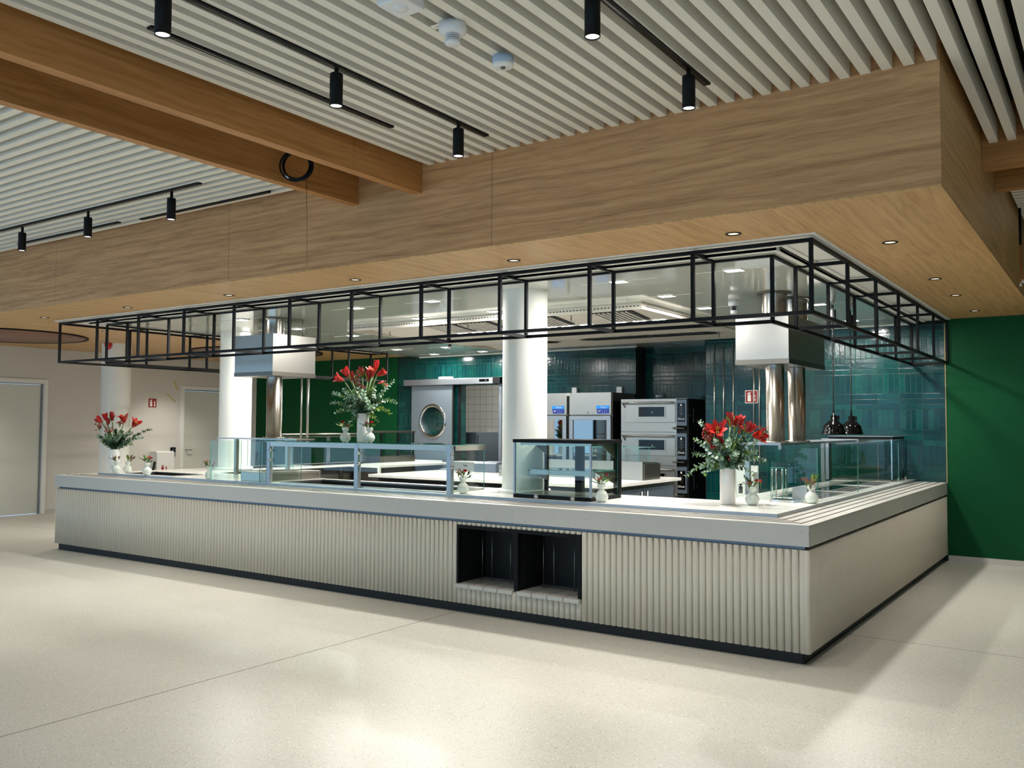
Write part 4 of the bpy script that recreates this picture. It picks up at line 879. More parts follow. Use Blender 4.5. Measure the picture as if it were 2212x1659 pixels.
def oven():
    x0, x1, yf, yb, zt = -4.395, -3.345, 5.858, 6.72, 1.925
    g = thing('deck_oven', 'tall triple deck oven in steel with black side and iDeck control panels', 'oven', ((x0+x1)/2, yf, 0))
    bx('body', 'ovdark', g, x0+.005, x1, yf+.04, yb, .15, zt-.002); bx('top_plate', 'steel', g, x0, x1, yf+.0, yb, zt-.004, zt)
    for k in range(3):
        zt_ = zt-.005-k*.475
        d = thing('deck', None, None, (0, 0, 0)); d.parent = g
        bx('front_face', 'steelx', d, x0, x1-.17, yf+.01, yf+.04, zt_-.47, zt_)
        dr = bx('door', 'steelx', d, x0+.07, x1-.19, yf-.004, yf+.012, zt_-.335, zt_-.075, bev=.004)
        MB().tube([(x0+.04, yf-.04, zt_-.05), (x1-.2, yf-.04, zt_-.05)], .014, 10).build('handle', 'steelx', dr)
        MB().bar((x0+.05, yf-.035, zt_-.05), (x0+.075, yf-.002, zt_-.12), .014, .02).build('hinge_arm', 'steel', dr)
        wx0, wx1 = -4.12, -3.675
        MB().box(wx0, wx1, yf-.012, yf-.004, zt_-.11, zt_-.095).box(wx0, wx1, yf-.012, yf-.004, zt_-.27, zt_-.25).box(wx0, wx0+.02, yf-.012, yf-.004, zt_-.25, zt_-.11).box(wx1-.02, wx1, yf-.012, yf-.004, zt_-.25, zt_-.11).build('window_frame', 'steel', dr)
        bx('window', 'jet', dr, wx0+.02, wx1-.02, yf-.007, yf-.004, zt_-.25, zt_-.11)
        MB().prism([(-3.905, zt_-.2), (-3.87, zt_-.2), (-3.888, zt_-.165)], 1, yf-.0078, yf-.007).build('warning_mark', 'steeld', dr)
        MB().box(x0, x1-.17, yf+.004, yf+.011, zt_-.36, zt_-.352).build('trim_line', 'steel', d)
        p = bx('control_panel', 'grey', d, x1-.165, x1-.008, yf-.02, yf+.04, zt_-.38, zt_-.01, bev=.004)
        bx('screen', 'jet', p, x1-.145, x1-.03, yf-.023, yf-.02, zt_-.325, zt_-.06)
        text('logo', 'iDeck', 'sign_w', p, (x1-.088, yf-.0238, zt_-.283), .042)
        MB().prism([(x1-.1, zt_-.1), (x1-.078, zt_-.1), (x1-.078, zt_-.078), (x1-.088, zt_-.07), (x1-.1, zt_-.078)], 1, yf-.0238, yf-.023).build('home_key', 'sign_w', p)
        for j, wv in ((0, .07), (1, .035), (2, .04), (3, .07), (4, .035), (5, .07), (6, .03)): bx('key_line', 'steeld', p, x1-.088-wv/2, x1-.088+wv/2, yf-.0236, yf-.023, zt_-.125-j*.017, zt_-.121-j*.017)
        for j in (-1, 1): bx('key', 'steeld', p, x1-.092+j*.014, x1-.084+j*.014, yf-.0236, yf-.023, zt_-.248, zt_-.24)
        MB().prism([(yf+.0, zt_-.395), (yf-.09, zt_-.41), (yf-.09, zt_-.418), (yf+.0, zt_-.43)], 0, x1-.2, x1-.02).build('steam_hood', 'steeld', d)
        bx('side_slot', 'grey', d, x1, x1+.004, yf+.2, yf+.215, zt_-.33, zt_-.13); bx('warning_label', 'tape', d, x1, x1+.002, yf+.33, yf+.345, zt_-.3, zt_-.285); bx('bolt', 'chrome', d, x1, x1+.006, yf+.1, yf+.112, zt_-.24, zt_-.22)
    for x in (x0+.08, x1-.1):
        for y in (yf+.1, yb-.12): MB().cyl((x, y, 0), .03, 0, .15, 12).build('foot', 'black', g)
    cx, cy2 = -3.86, 6.1
    o = MB().lathe([(.06, 0), (.062, .01), (.075, .012), (.078, .05), (.072, .055), (.075, .065), (.066, .066), (.064, .02), (0, .018)], 28).build('flue_collar', 'grey')
    o.matrix_world = Matrix.Translation((cx, cy2, zt+.012)) @ Matrix.Rotation(-.22, 4, 'Y') @ Matrix.Rotation(.15, 4, 'X'); tag(o, 'round grey flue collar lying on top of the deck oven', 'flue collar')
fridges(); oven()

def sliding_door():
    y = WD-.1
    g = thing('sliding_door', 'steel sliding door with round porthole, pushed aside left of its opening', 'sliding door', (-8.5, y, 0))
    bx('track_cover', 'alu', g, -9.15, -7.0, y-.06, y+.09, 2.245, 2.35, bev=.006); bx('end_cap', 'black', g, -7.14, -6.99, y-.062, y+.09, 2.243, 2.352); bx('sensor', 'jet', g, -7.42, -7.22, y-.068, y-.06, 2.285, 2.325); bx('sensor_eye', 'alu', g, -7.29, -7.27, y-.07, y-.068, 2.3, 2.31)
    # leaf with round hole
    cx, cz, R = -8.505, 1.597, .27; x0, x1, z0, z1 = -9.0, -8.05, .01, 2.24
    n = 48; inner = []; outer = []
    for i in range(n):
        t = 2*PI*i/n; c, s = math.cos(t), math.sin(t); inner.append((cx+R*c, cz+R*s))
        k = min(((x1-cx)/c if c > 0 else (x0-cx)/c) if abs(c) > 1e-6 else 1e9, ((z1-cz)/s if s > 0 else (z0-cz)/s) if abs(s) > 1e-6 else 1e9); outer.append((cx+k*c, cz+k*s))
    m = MB()
    for yy in (y, y+.04): m.add([(a, yy, b) for a, b in inner+outer], [(i, (i+1) % n, n+(i+1) % n, n+i) for i in range(n)])
    for i in range(n): j = (i+1) % n; m.add([(inner[i][0], y, inner[i][1]), (inner[j][0], y, inner[j][1]), (inner[j][0], y+.04, inner[j][1]), (inner[i][0], y+.04, inner[i][1])], [(0, 1, 2, 3)])
    m.add([(a, yy, b) for yy in (y, y+.04) for a, b in ((x0, z0), (x1, z0), (x1, z1), (x0, z1))], [(0, 1, 5, 4), (1, 2, 6, 5), (2, 3, 7, 6), (3, 0, 4, 7)])
    # corner fills
    for yy in (y, y+.04):
        for X, Z in ((x0, z0), (x1, z0), (x1, z1), (x0, z1)):
            i = max(range(n), key=lambda i: (outer[i][0]-cx)*(X-cx)/1+(outer[i][1]-cz)*(Z-cz) if (outer[i][0]-cx)*(X-cx) > 0 and (outer[i][1]-cz)*(Z-cz) > 0 else -9)
            side = [p for p in outer if abs(p[0]-X) < 1e-6 and (p[1]-cz)*(Z-cz) > 0]; top = [p for p in outer if abs(p[1]-Z) < 1e-6 and (p[0]-cx)*(X-cx) > 0]
            if side and top:
                a = max(side, key=lambda p: abs(p[1]-cz)); b = max(top, key=lambda p: abs(p[0]-cx)); m.add([(X, yy, Z), (a[0], yy, a[1]), (b[0], yy, b[1])], [(0, 1, 2)])
    m.build('door_leaf', 'doorb', g)
    MB().box(-8.06, -8.045, y-.004, y+.044, .01, 2.24).build('edge_seal', 'steel', g)
    o = MB().lathe([(.255, -.01), (.315, -.01), (.315, .0), (.30, .012), (.262, .012), (.255, -.0)], 48).build('porthole_ring', 'chrome', g)
    put(o, Matrix.Translation((cx, y-.004, cz)) @ Matrix.Rotation(PI/2, 4, 'X'))
    o = MB().lathe([(0, 0), (.256, 0), (.256, .006), (0, .006)], 48).build('porthole_glass', 'glass', g); put(o, Matrix.Translation((cx, y+.024, cz)) @ Matrix.Rotation(PI/2, 4, 'X'))
    bx('door_frame', 'black', g, -7.99, -7.94, WD-.03, WD+.0, 0, 2.24); bx('door_frame', 'alu', g, -7.10, -7.04, WD-.03, WD, 0, 2.24)
    f = bx('emergency_sign', 'plast', None, -8.35, -8.05, WD-.13, WD-.08, 2.352, 2.39); tag(f, 'white emergency light lying along the top of the sliding door track', 'emergency light')
    # things in the scullery
    g = thing('scullery_cabinet', 'grey steel cabinet seen through the sliding door opening', 'cabinet', (-8.2, 7.5, 0)); bx('body', 'grey', g, -8.6, -8.12, 7.3, 8.3, .05, 1.4, bev=.005); bx('door', 'grey', g, -8.118, -8.1, 7.34, 8.26, .1, 1.36)
    g = thing('scullery_sink', 'steel sink bench along the white tiled wall behind the opening', 'sink', (-8.2, 8.3, 0)); bx('bench', 'steel', g, -8.05, -6.6, 8.1, 8.59, .1, 1.0); bx('splash_lip', 'steeld', g, -8.05, -6.6, 8.56, 8.59, 1.0, 1.1)
    g = thing('soap_dispenser', 'white soap dispenser on the white tiles beyond the opening', 'dispenser', (-8.75, 8.55, 1.25)); bx('body', 'plast', g, -8.8, -8.66, 8.5, 8.6, 1.22, 1.38, bev=.01); bx('spout', 'steeld', g, -8.78, -8.68, 8.46, 8.5, 1.2, 1.24)
    g = thing('cup_dispenser', 'small white wall dispenser right of the soap dispenser', 'dispenser', (-8.5, 8.55, 1.25)); bx('body', 'plast', g, -8.55, -8.45, 8.53, 8.6, 1.25, 1.36, bev=.006); bx('tray', 'steeld', g, -8.55, -8.45, 8.5, 8.53, 1.24, 1.255)
sliding_door()

def heat_lamps():
    def one(x, y, lab):
        g = thing('heat_lamp', lab, 'heat lamp', (x, y, KC), 'black dome heat lamps over the right run')
        MB().cyl((x, y, 0), .034, 2.60, 2.72, 28).build('reel', 'black', g); MB().cyl((x, y, 0), .012, 2.72, KC, 12).build('hook', 'black', g)
        pts = []; turns = 62
        for i in range(turns*6+1):
            t = i/6*2*PI; z = 2.60-(i/(turns*6))*.9; pts.append((x+.0075*math.cos(t), y+.0075*math.sin(t), z))
        MB().tube(pts, .0032, 4).build('coil_cord', 'black', g); MB().tube([(x, y, 2.6), (x, y, 1.66)], .003, 6).build('core_wire', 'steel', g)
        MB().lathe([(0, 1.70), (.008, 1.70), (.012, 1.655), (.03, 1.65), (.032, 1.60), (.052, 1.598), (.055, 1.586), (.072, 1.575), (.095, 1.548), (.108, 1.50), (.113, 1.472), (.123, 1.460), (.121, 1.458), (.107, 1.468), (.09, 1.54), (0, 1.57)], 40, (x, y, 0)).build('shade', 'jet', g)
        bx('switch', 'black', g, x+.028, x+.052, y+.0, y+.02, 1.605, 1.65)
        MB().lathe([(0, 1.462), (.05, 1.464), (.055, 1.48), (0, 1.5)], 24, (x, y, 0)).build('bulb_face', 'disc_l', g)
    one(-.713, 3.385, 'black dome heat lamp on a coiled cord, left one'); one(-.673, 3.93, 'black dome heat lamp on a coiled cord, right one')
heat_lamps()

def wall_items():
    def picto(g, P, m):
        """extinguisher and flame drawn on a plane; P maps (u, v) in 0..1 to a list of two offset points"""
        def poly(pts, name, mm):
            vs = [P(u, v, 0) for u, v in pts]+[P(u, v, 1) for u, v in pts]; n = len(pts)
            MB().add(vs, [list(range(n)), list(range(n, 2*n))[::-1]]+[(i, (i+1) % n, n+(i+1) % n, n+i) for i in range(n)]).build(name, mm, g)
        poly([(.16, .10), (.46, .10), (.46, .56), (.44, .66), (.18, .66), (.16, .56)], 'cylinder_mark', m)
        poly([(.24, .66), (.38, .66), (.36, .76), (.46, .80), (.46, .86), (.34, .88), (.2, .84), (.1, .7), (.12, .68), (.2, .76), (.26, .78)], 'valve_mark', m)
        poly([(.68, .12), (.84, .12), (.88, .3), (.78, .42), (.88, .55), (.80, .66), (.72, .82), (.70, .62), (.64, .5), (.74, .4), (.64, .26)], 'flame_mark', m)
    # sign on tiles
    x, z, s = -2.395, 1.84, .17; y = W-.001
    g = thing('extinguisher_sign', 'red and white fire extinguisher sign on the green tiled wall', 'sign', (x+s/2, y, z))
    bx('border', 'sign_w', g, x, x+s, y-.003, y, z, z+s); bx('field', 'redp', g, x+.009, x+s-.009, y-.0045, y-.003, z+.009, z+s-.009)
    picto(g, lambda u, v, k: (x+.009+u*(s-.018), y-.0045-.001*k, z+.009+v*(s-.018)), 'sign_w')
    # sign on the left wall
    yy, z, s = 4.085, 1.838, .165; X = XL
    g = thing('extinguisher_sign', 'red fire extinguisher sign on the white left wall', 'sign', (X, yy+s/2, z))
    bx('field', 'redp', g, X, X+.004, yy, yy+s, z, z+s); picto(g, lambda u, v, k: (X+.004+.001*k, yy+u*s, z+v*s), 'sign_w')
    # cabinets
    g = thing('extinguisher_cabinet', 'white fire extinguisher housing on the white left wall, red symbol', 'cabinet', (XL, 4.2, .2))
    MB().prism([(XL+.002, .2), (XL+.24, .2), (XL+.24, .99), (XL+.2, 1.01), (XL+.002, 1.01)], 1, 4.13, 4.5).build('housing', 'white', g, .004)
    MB().tube([(XL+.14, 4.1, .3), (XL+.16, 4.095, .6), (XL+.2, 4.11, .82)], .02, 8).build('hose', 'black', g)
    picto(g, lambda u, v, k: (XL+.24+.001*k, 4.2+u*.17, .62+v*.15), 'redp')
    g = thing('extinguisher_cabinet', 'white fire extinguisher housing with black symbol by the tiled wall', 'cabinet', (-2.3, W-.2, .2))
    MB().box(-2.5, -2.22, W-.22, W-.002, .2, 1.03).box(-2.22, -2.16, W-.22, W-.2, .95, 1.03).build('housing', 'white', g, .004)
    picto(g, lambda u, v, k: (-2.44+u*.18, W-.22-.001*k, .66+v*.16), 'grill')
    g = thing('door_intercom', 'black door intercom panel on the white wall beside the second door', 'intercom', (XL, 4.62, .9))
    bx('panel', 'jet', g, XL, XL+.015, 4.572, 4.68, .985, 1.075); bx('lower_plate', 'alu', g, XL, XL+.012, 4.572, 4.68, .90, .982)
    MB().box(XL+.015, XL+.016, 4.607, 4.645, 1.012, 1.016).box(XL+.015, XL+.016, 4.607, 4.645, 1.044, 1.048).box(XL+.015, XL+.016, 4.607, 4.611, 1.016, 1.044).box(XL+.015, XL+.016, 4.641, 4.645, 1.016, 1.044).build('ring_mark', 'plastb', g)
    for (a, b), l in ((((4.60, 2.36), (4.69, 2.18)), 'short strip of yellow tape on the white wall, the upper one'), (((4.46, 2.10), (4.66, 1.945)), 'strip of yellow tape on the white wall, the lower slanting one')):
        tag(MB().bar((XL+.001, a[0], a[1]), (XL+.001, b[0], b[1]), .002, .04, upv=(1, 0, 0)).build('tape_strip', 'tape'), l, 'tape')
    o = bx('alarm_button', 'redp', None, -2.0, -1.93, W-.03, W, 1.9, 1.97); tag(o, 'small red alarm button on the tiles between the two duct pipes', 'alarm button')
wall_items()

# ---------------------------------------------------------------- flowers
RV = Vector((.825, .565, 0)); DV = Vector((-.565, .825, 0)); ZV = Vector((0, 0, 1))   # along the view's width, depth, height
def leafshape(mb, c, d, nrm, ln, wd, mi=0, cup=.15, n=4):
    """rounded, slightly cupped leaf from c along d"""
    d = d.normalized(); r = d.cross(nrm).normalized(); u = r.cross(d)
    def P(a, b):
        w_ = wd*math.sin(PI*min(1, .06+a*.94))**.7*(b-.5); return c+d*(ln*a)+r*w_+u*(cup*ln*(-(a-.5)**2*1.2+(2*b-1)**2*.35))
    mb.grid(P, n, 2, mi)
def petal(mb, base, ax, out, ln, wd, flare, mi):
    ax = ax.normalized(); out = (out-ax*out.dot(ax)).normalized(); sd = ax.cross(out)
    def P(a, b):
        r = .012+ln*flare*(a**1.7); h = ln*a*(1-.25*flare*a); w_ = wd*(math.sin(PI*(.08+.92*a)*.93)**.75)*(b-.5)*1.0
        return base+ax*h+out*(r-.25*abs(b-.5)*2*abs(w_)*.6)+sd*w_
    mb.grid(P, 6, 4, mi)
def bloom(par, base, ax, size, openness, rnd, col=('red', 'pet', 'bud')):
    m = MB(); ax = Vector(ax).normalized(); o = ax.orthogonal().normalized()
    for k in range(6):
        t = k*PI/3+rnd.random()*.15; out = Matrix.Rotation(t, 3, ax) @ o
        petal(m, Vector(base), ax, out, size*(1 if k % 2 else .93), size*.52, openness*(1 if k % 2 else .8), 0 if k % 2 else 1)
    if openness > .4:
        for k in range(5):
            out = Matrix.Rotation(k*1.256, 3, ax) @ o; m.tube([Vector(base), Vector(base)+ax*size*.45+out*size*.06, Vector(base)+ax*size*.72+out*size*.12], .0018, 5, 2)
    m.tube([Vector(base)-ax*.012, Vector(base)+ax*.012, Vector(base)+ax*.03], [.008, .013, .011], 8, 2)
    return m.build('amaryllis_bloom', list(col), par)
def sepal_bud(par, base, ax, size, rnd):
    m = MB(); ax = Vector(ax).normalized(); o = ax.orthogonal().normalized()
    for k in range(3):
        out = Matrix.Rotation(k*2.09, 3, ax) @ o; petal(m, Vector(base), ax, out, size, size*.5, .14, 0)
    for k in range(2):
        out = Matrix.Rotation(k*PI+.4, 3, ax) @ o; petal(m, Vector(base)-ax*.01, ax, out, size*.8, size*.36, .3, 1)
    return m.build('amaryllis_bud', ['red', 'bud'], par)
def branch(par, a, b, rnd, name='eucalyptus_branch', sz=.042, mt=('leaf', 'leafl', 'leafg'), droop=.05, gap=.022, w_=(.55, .25, .2)):
    a, b = Vector(a), Vector(b); mid = (a+b)/2+ZV*(droop+(b-a).length*.14); m = MB(); n = 10
    pts = [(1-t)**2*a+2*t*(1-t)*mid+t*t*b for t in [i/n for i in range(n+1)]]
    m.tube(pts, [.0028-.0018*i/n for i in range(n+1)], 5, 0)
    ln = sum((pts[i+1]-pts[i]).length for i in range(n)); k = max(3, int(ln/gap))
    for i in range(1, k+1):
        t = .18+.82*i/k; p = (1-t)**2*a+2*t*(1-t)*mid+t*t*b; d = (2*(1-t)*(mid-a)+2*t*(b-mid)).normalized()
        s0 = d.orthogonal(); s0 = Matrix.Rotation(i*1.57+rnd.random()*.8, 3, d) @ s0.normalized()
        for q in (1, -1):
            dd = (s0*q+d*.45+Vector((rnd.uniform(-.3, .3), rnd.uniform(-.3, .3), rnd.uniform(-.3, .3)))).normalized()
            z = sz*(1.15-.5*t)*rnd.uniform(.8, 1.15); x = rnd.random(); mi = 0 if x < w_[0] else (1 if x < w_[0]+w_[1] else 2)
            leafshape(m, p, dd, (d+Vector((rnd.uniform(-.5, .5), rnd.uniform(-.5, .5), rnd.uniform(-.5, .5)))).normalized(), z, z*.92, mi)
    return m.build(name, list(mt), par)
def berries(par, c, n, spread, rnd, r=.008, mt='dred'):
    m = MB(); c = Vector(c)
    for i in range(n):
        p = c+Vector((rnd.gauss(0, spread), rnd.gauss(0, spread), rnd.gauss(0, spread*.8)))
        rr = r*rnd.uniform(.7, 1.2); m.lathe([(0, -rr), (rr*.7, -rr*.7), (rr, 0), (rr*.7, rr*.7), (0, rr)], 7, p)
        m.tube([c-ZV*.06, (c+p)/2-ZV*.01, p], .0012, 4, 1)
    return m.build('berry_sprig', [mt, 'stem'], par)
def cyl_vase(x, y, z, lab):
    h = .288; g = thing('vase', lab, 'vase', (x, y, z))
    MB().lathe([(0, .001), (.057, .001), (.06, .004), (.0605, h-.003), (.059, h), (.056, h-.002), (.055, .02), (0, .018)], 40, (x, y, z)).build('vase_body', 'cer', g); return g
def bouquet(x, y, z, lab, blooms, buds, bers, tips, seed, fill=10):
    """offsets are metres to the right, towards the back and above the vase rim"""
    rnd = random.Random(seed); h = .288; g = thing('flower_bouquet', lab, 'bouquet', (x, y, z+h)); C0 = Vector((x, y, z+h))
    def P(r, d, u): return C0+RV*r+DV*d+ZV*u
    b = MB()
    for r, d, u, *_ in blooms+buds: b.tube([P(r*.1, d*.1, -.2), P(r*.35, d*.3, u*.4), P(r*.93, d*.9, u-.015)], .0065, 7)
    b.build('stems', 'stem', g)
    for r, d, u, ar, ad, au, s, o in blooms: bloom(g, P(r, d, u), RV*ar+DV*ad+ZV*au, s, o, rnd)
    for r, d, u, ar, ad, au, s in buds: sepal_bud(g, P(r, d, u), RV*ar+DV*ad+ZV*au, s, rnd)
    for r, d, u, n, sp, m_ in bers: berries(g, P(r, d, u), n, sp, rnd, mt=m_)
    for t in tips: branch(g, P(t[0]*.04, t[1]*.2, -.04), P(t[0], t[1], t[2]), rnd, droop=t[3] if len(t) > 3 else .03, mt=t[4] if len(t) > 4 else ('leaf', 'leafl', 'leafg'))
    for i in range(fill):
        a = 2*PI*i/fill+rnd.random()*.5; q = rnd.uniform(.08, .21)
        branch(g, P(0, 0, -.04), P(q*math.cos(a), q*math.sin(a), rnd.uniform(.06, .24)), rnd, sz=.048, gap=.02, droop=.01, mt=('leaf', 'leafd', 'leafl'), w_=(.5, .3, .2))
    # long green straps
    m = MB()
    for i in range(4):
        a = rnd.random()*6; m.grid(lambda s, t: P((.02+.1*s)*math.cos(a)+(t-.5)*.02*math.sin(a), (.02+.1*s)*math.sin(a)-(t-.5)*.02*math.cos(a), .0+.24*s*(1-.2*s)), 6, 1)
    m.build('strap_leaf', 'leafg', g)
    return g
z0 = .9255
cyl_vase(-.882, .895, z0, 'tall white cylindrical vase on the counter corner, near the viewer')
GG = ('leafg', 'leafg', 'bud')
bouquet(-.882, .895, z0, 'red amaryllis and eucalyptus bouquet in the white vase on the counter corner',
 [(-.085, -.03, .26, -.15, -.7, .6, .115, .75), (-.12, .0, .245, -.5, -.3, .6, .09, .35), (.10, .0, .32, .0, -.2, 1, .10, .4), (.165, -.01, .275, .5, -.1, .75, .095, .35), (.19, -.04, .25, .75, -.5, .1, .115, .7), (.07, .03, .31, -.3, -.1, 1, .085, .3)],
 [(.02, -.02, .33, -.05, -.05, 1, .11), (.13, -.02, .28, .4, 0, .9, .09), (-.06, -.04, .2, -.4, -.2, .8, .08)],
 [(-.17, -.02, .29, 26, .022, 'dred'), (-.16, -.05, .22, 34, .024, 'dred'), (-.08, -.06, .19, 34, .026, 'dred'), (-.11, -.05, .16, 18, .02, 'dred'), (.0, -.08, .08, 12, .014, 'dred'), (.11, -.02, .31, 16, .02, 'pink')],
 [(-.33, -.04, -.07, .12), (-.20, -.08, -.04, .06), (-.26, -.02, .22), (-.21, .02, .36, .0), (.31, .02, .27, .0), (.29, -.03, .05, .08), (.17, -.1, -.05, .08), (.05, -.03, .32, .0), (.24, .05, .12, .05), (-.25, .08, .1, .05), (.12, .12, .2), (-.05, .13, .22), (.2, -.08, .14), (-.1, -.12, .08, .05), (.03, -.13, .12)], 3, 24)
zs = 1.359
cyl_vase(-4.62, .70, zs, 'tall white cylindrical vase on top of the glass screen shelf')
bouquet(-4.62, .70, zs, 'tall red amaryllis and eucalyptus bouquet on top of the glass screen shelf',
 [(-.20, -.02, .33, -.85, -.3, .35, .11, .45), (-.15, .0, .37, -.5, -.1, .8, .115, .4), (.09, -.03, .37, .1, -.4, .9, .115, .5), (.12, .0, .45, .1, 0, 1, .10, .2), (.14, -.01, .385, .85, -.1, .45, .10, .3)],
 [(-.01, -.02, .38, -.2, -.1, 1, .10), (.05, -.04, .33, .1, -.2, 1, .12), (-.12, -.01, .33, .2, -.1, 1, .1)],
 [(-.055, -.03, .37, 12, .02, 'dred'), (-.07, -.04, .31, 22, .02, 'dred'), (-.01, -.04, .28, 16, .02, 'dred'), (-.05, -.05, .13, 8, .012, 'dred'), (.2, 0, .32, 14, .022, 'pink')],
 [(-.31, 0, .20, .06), (-.32, -.03, .10, .05), (-.27, -.05, .0, .08), (.30, .02, .33, .0), (.33, .0, .11, .12), (.28, -.04, .0, .1, GG), (.16, -.06, -.08, .06, GG), (-.11, -.05, -.08, .06), (-.05, -.05, .3, .0), (.0, -.06, .22, 0), (.1, -.04, .25, 0, GG), (.18, .06, .2), (-.18, .06, .22), (.05, -.1, .14), (-.06, -.12, .12), (.1, .1, .28)], 11, 20)
cyl_vase(-8.60, .47, z0, 'tall white cylindrical vase at the far left end of the counter')
bouquet(-8.60, .47, z0, 'red amaryllis and dark eucalyptus bouquet at the far left end of the counter',
 [(-.15, -.03, .33, -.7, -.2, .6, .105, .45), (-.11, -.02, .36, -.1, -.2, .9, .095, .35), (.12, -.02, .33, -.1, -.2, 1, .12, .6), (.22, -.01, .28, .7, -.2, .8, .12, .55)],
 [(-.03, -.02, .35, .0, -.1, 1, .12), (-.08, -.03, .3, .2, -.1, 1, .09)],
 [(-.19, -.01, .29, 22, .024, 'dred'), (.065, -.02, .33, 18, .02, 'dred'), (-.05, -.04, .24, 24, .026, 'dred'), (-.07, -.05, .16, 14, .02, 'dred')],
 [(.43, .03, .25, .03, ('leafd', 'leaf', 'leaf')), (.34, .0, .14, .05), (.23, -.03, .06, .05), (-.21, -.02, .17, .04), (-.14, -.05, .1, .03), (.2, .03, .2, .02, ('leafd', 'leaf', 'leaf')), (.12, -.04, .18, .02), (-.1, .05, .2, .0), (.05, -.08, .1, .02, ('leafd', 'leafd', 'leaf'))], 23, 20)

def small_vase(x, y, z, lab, s=1.):
    g = thing('bud_vase', lab, 'small vase', (x, y, z), 'small milky double-bulb vases')
    pr = [(0, .001), (.028, .001), (.046, .016), (.0545, .04), (.052, .062), (.038, .084), (.022, .096), (.0205, .104), (.028, .114), (.036, .128), (.033, .142), (.034, .147), (.031, .147), (.0, .14)]
    MB().lathe([(r*s, h*s) for r, h in pr], 36, (x, y, z)).build('vase_body', 'milk', g); return g
def posy(x, y, z, lab, reds, greens, seed, s=1.):
    rnd = random.Random(seed); h = .142*s; g = thing('flower_posy', lab, 'posy', (x, y, z+h)); C0 = Vector((x, y, z+h))
    def P(r, d, u): return C0+RV*r+DV*d+ZV*u
    b = MB()
    for r, d, u, *_ in reds+greens: b.tube([P(r*.1, d*.1, .003), P(r*.9, d*.9, u-.004)], .0022, 5)
    b.build('stems', 'stem', g)
    for r, d, u, sz, kind in reds:
        if kind == 'rose':
            m = MB()
            for k in range(16):
                a = k*2.4; q = (k/16)**.6; ax = Vector((math.cos(a)*q, math.sin(a)*q, 1.1-.8*q)); leafshape(m, P(r, d, u)+ax*.003, ax, Vector((-math.sin(a), math.cos(a), .2)).cross(ax), sz*.62, sz*.62, k % 2, -.3, 3)
            m.build('red_flower', ['pink', 'red'] if seed % 2 else ['red', 'dred'], g)
        else: berries(g, P(r, d, u), 16, sz*.4, rnd, .0045, kind)
    for i, (r, d, u, ln, mm) in enumerate(greens):
        m = MB(); dr = (RV*r+DV*d+ZV*max(.01, u*.8)).normalized()
        for k in range(6):
            a = k*1.1; dd = (dr+Vector((math.cos(a), math.sin(a), .3))*.7).normalized(); leafshape(m, P(r*(.3+.12*k), d*(.3+.12*k), u*(.3+.12*k)), dd, ZV+Vector((rnd.random()*.4, 0, 0)), ln, ln*(.35 if mm == 'leafd' or mm == 'brown' else .75), 0)
        m.build('leaf_sprig', mm, g)
    return g
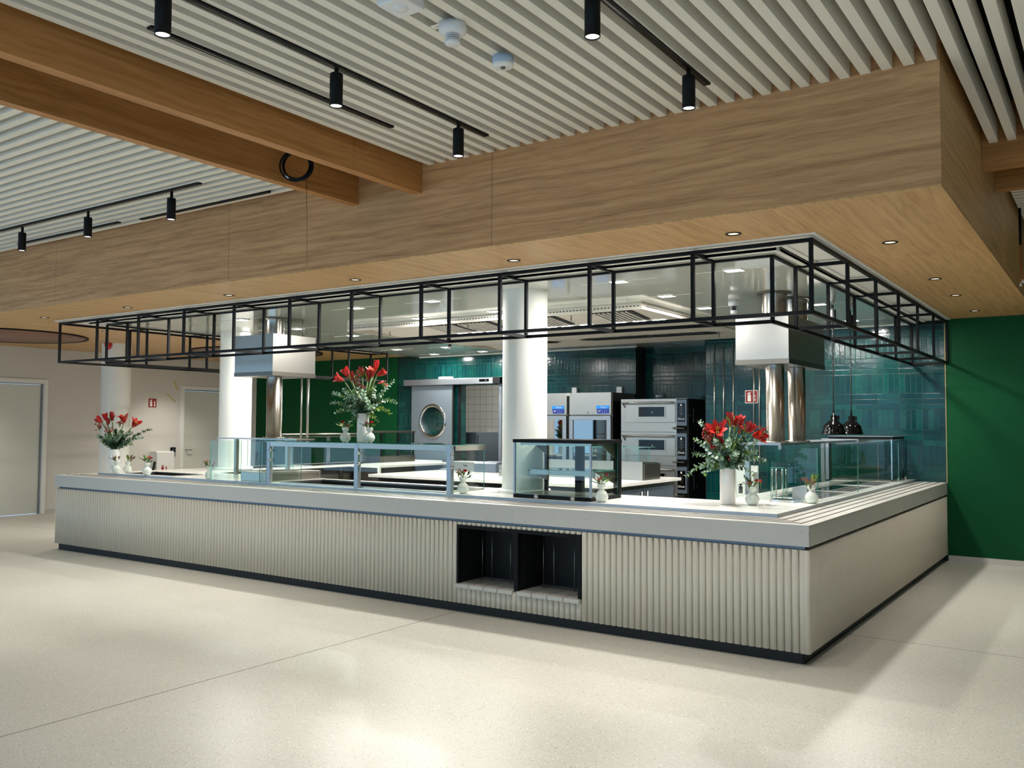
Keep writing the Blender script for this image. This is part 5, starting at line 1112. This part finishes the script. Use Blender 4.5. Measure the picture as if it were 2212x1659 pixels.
SV = [(-.70, .935, z0, 'small milky vase right of the tall white corner vase', 'small posy of dark leaves and a red flower right of the tall corner vase', [(.03, -.02, .04, .035, 'rose'), (.065, 0, .045, .016, 'pink'), (-.03, -.02, .03, .02, 'dred')], [(-.06, 0, .08, .035, 'leafd'), (-.03, .02, .05, .04, 'leaf'), (.05, .02, .04, .03, 'leafg'), (-.07, -.01, .03, .03, 'leafd'), (.0, .03, .06, .03, 'leafd')]),
 (-.375, 1.395, z0, 'small milky vase at the steel edge in front of the acrylic holder', 'small posy of burgundy leaves and yellow-green sprigs by the acrylic holder', [(-.045, -.01, .05, .05, 'dred'), (-.02, -.03, .03, .05, 'dred')], [(.04, 0, .07, .035, 'leafg'), (.06, .01, .05, .035, 'leafd'), (.02, .02, .08, .03, 'bud'), (-.05, 0, .05, .03, 'brown')]),
 (-1.765, .46, z0, 'small milky vase at the front right corner of the glass display case', 'small dark leafy posy at the corner of the glass display case', [(.04, -.02, .07, .025, 'rose'), (-.02, -.02, .05, .03, 'dred')], [(-.06, 0, .05, .04, 'leafd'), (.0, 0, .06, .04, 'leaf'), (.03, .02, .05, .04, 'leafd'), (-.07, -.01, .02, .04, 'leafd'), (.06, .01, .03, .03, 'leafg')]),
 (-3.172, .475, z0, 'small milky vase beside the right post of the glass screen', 'small posy with red flower beside the right post of the glass screen', [(.02, -.02, .05, .04, 'rose'), (-.04, -.01, .06, .03, 'dred')], [(-.06, 0, .05, .035, 'brown'), (.06, 0, .04, .04, 'leafd'), (-.03, .01, .07, .035, 'brown'), (.07, -.01, .0, .04, 'leafd'), (0, .02, .06, .03, 'leafg')]),
 (-6.67, .42, z0, 'small milky vase at the end of the frameless green glass screen', 'small posy half behind the frameless green glass screen', [(-.04, 0, .06, .03, 'dred'), (.03, 0, .03, .03, 'pink')], [(-.06, 0, .05, .035, 'leafg'), (.06, 0, .04, .035, 'brown'), (0, .02, .06, .03, 'leafd')]),
 (-7.80, .395, z0, 'small milky vase alone between the left vases and the glass screen', 'small posy with orange-red flower alone on the left of the counter', [(.05, -.01, .05, .035, 'rose'), (.02, 0, .07, .02, 'pink')], [(-.07, 0, .05, .045, 'leafd'), (-.03, 0, .08, .04, 'leafg'), (.02, .02, .06, .04, 'leafd'), (.05, .02, .02, .03, 'leafd')]),
 (-8.45, .41, z0, 'small milky vase in front of the tall vase at the far left', 'small burgundy posy in front of the far left tall vase', [(-.02, -.01, .05, .03, 'dred')], [(-.08, 0, .04, .04, 'brown'), (-.04, 0, .06, .035, 'leafd'), (.03, 0, .05, .035, 'brown')]),
 (-8.52, .60, z0, 'small milky vase partly hidden behind another at the far left', 'small burgundy-green posy behind another at the far left', [(.04, 0, .05, .03, 'dred')], [(.09, 0, .05, .045, 'brown'), (.0, 0, .06, .04, 'leafg'), (.05, .01, .07, .035, 'leafd')]),
 (-4.765, .60, zs, 'small milky vase left of the tall vase on the glass screen shelf', 'small posy with pale green sprigs left of the tall shelf vase', [(-.02, -.02, .045, .04, 'rose'), (.02, -.01, .02, .03, 'dred')], [(-.08, 0, .03, .035, 'bud'), (-.06, 0, .05, .03, 'leafg'), (.05, 0, .06, .035, 'leaf'), (.07, 0, .02, .035, 'leafg')]),
 (-4.49, .66, zs, 'small milky vase right of the tall vase on the glass screen shelf', 'small posy with coral flower right of the tall shelf vase', [(.025, -.02, .045, .042, 'rose'), (-.03, -.01, .05, .025, 'dred')], [(-.09, 0, .04, .04, 'leafd'), (-.05, 0, .02, .04, 'brown'), (.04, 0, .02, .035, 'leafg'), (-.03, .02, .06, .035, 'brown')])]
for i, (x, y, z, l1, l2, rr, gg) in enumerate(SV):
    sc = 1. if i not in (4, 7) else .92
    small_vase(x, y, z, l1, sc); posy(x, y, z, l2, rr, gg, i+40, sc)
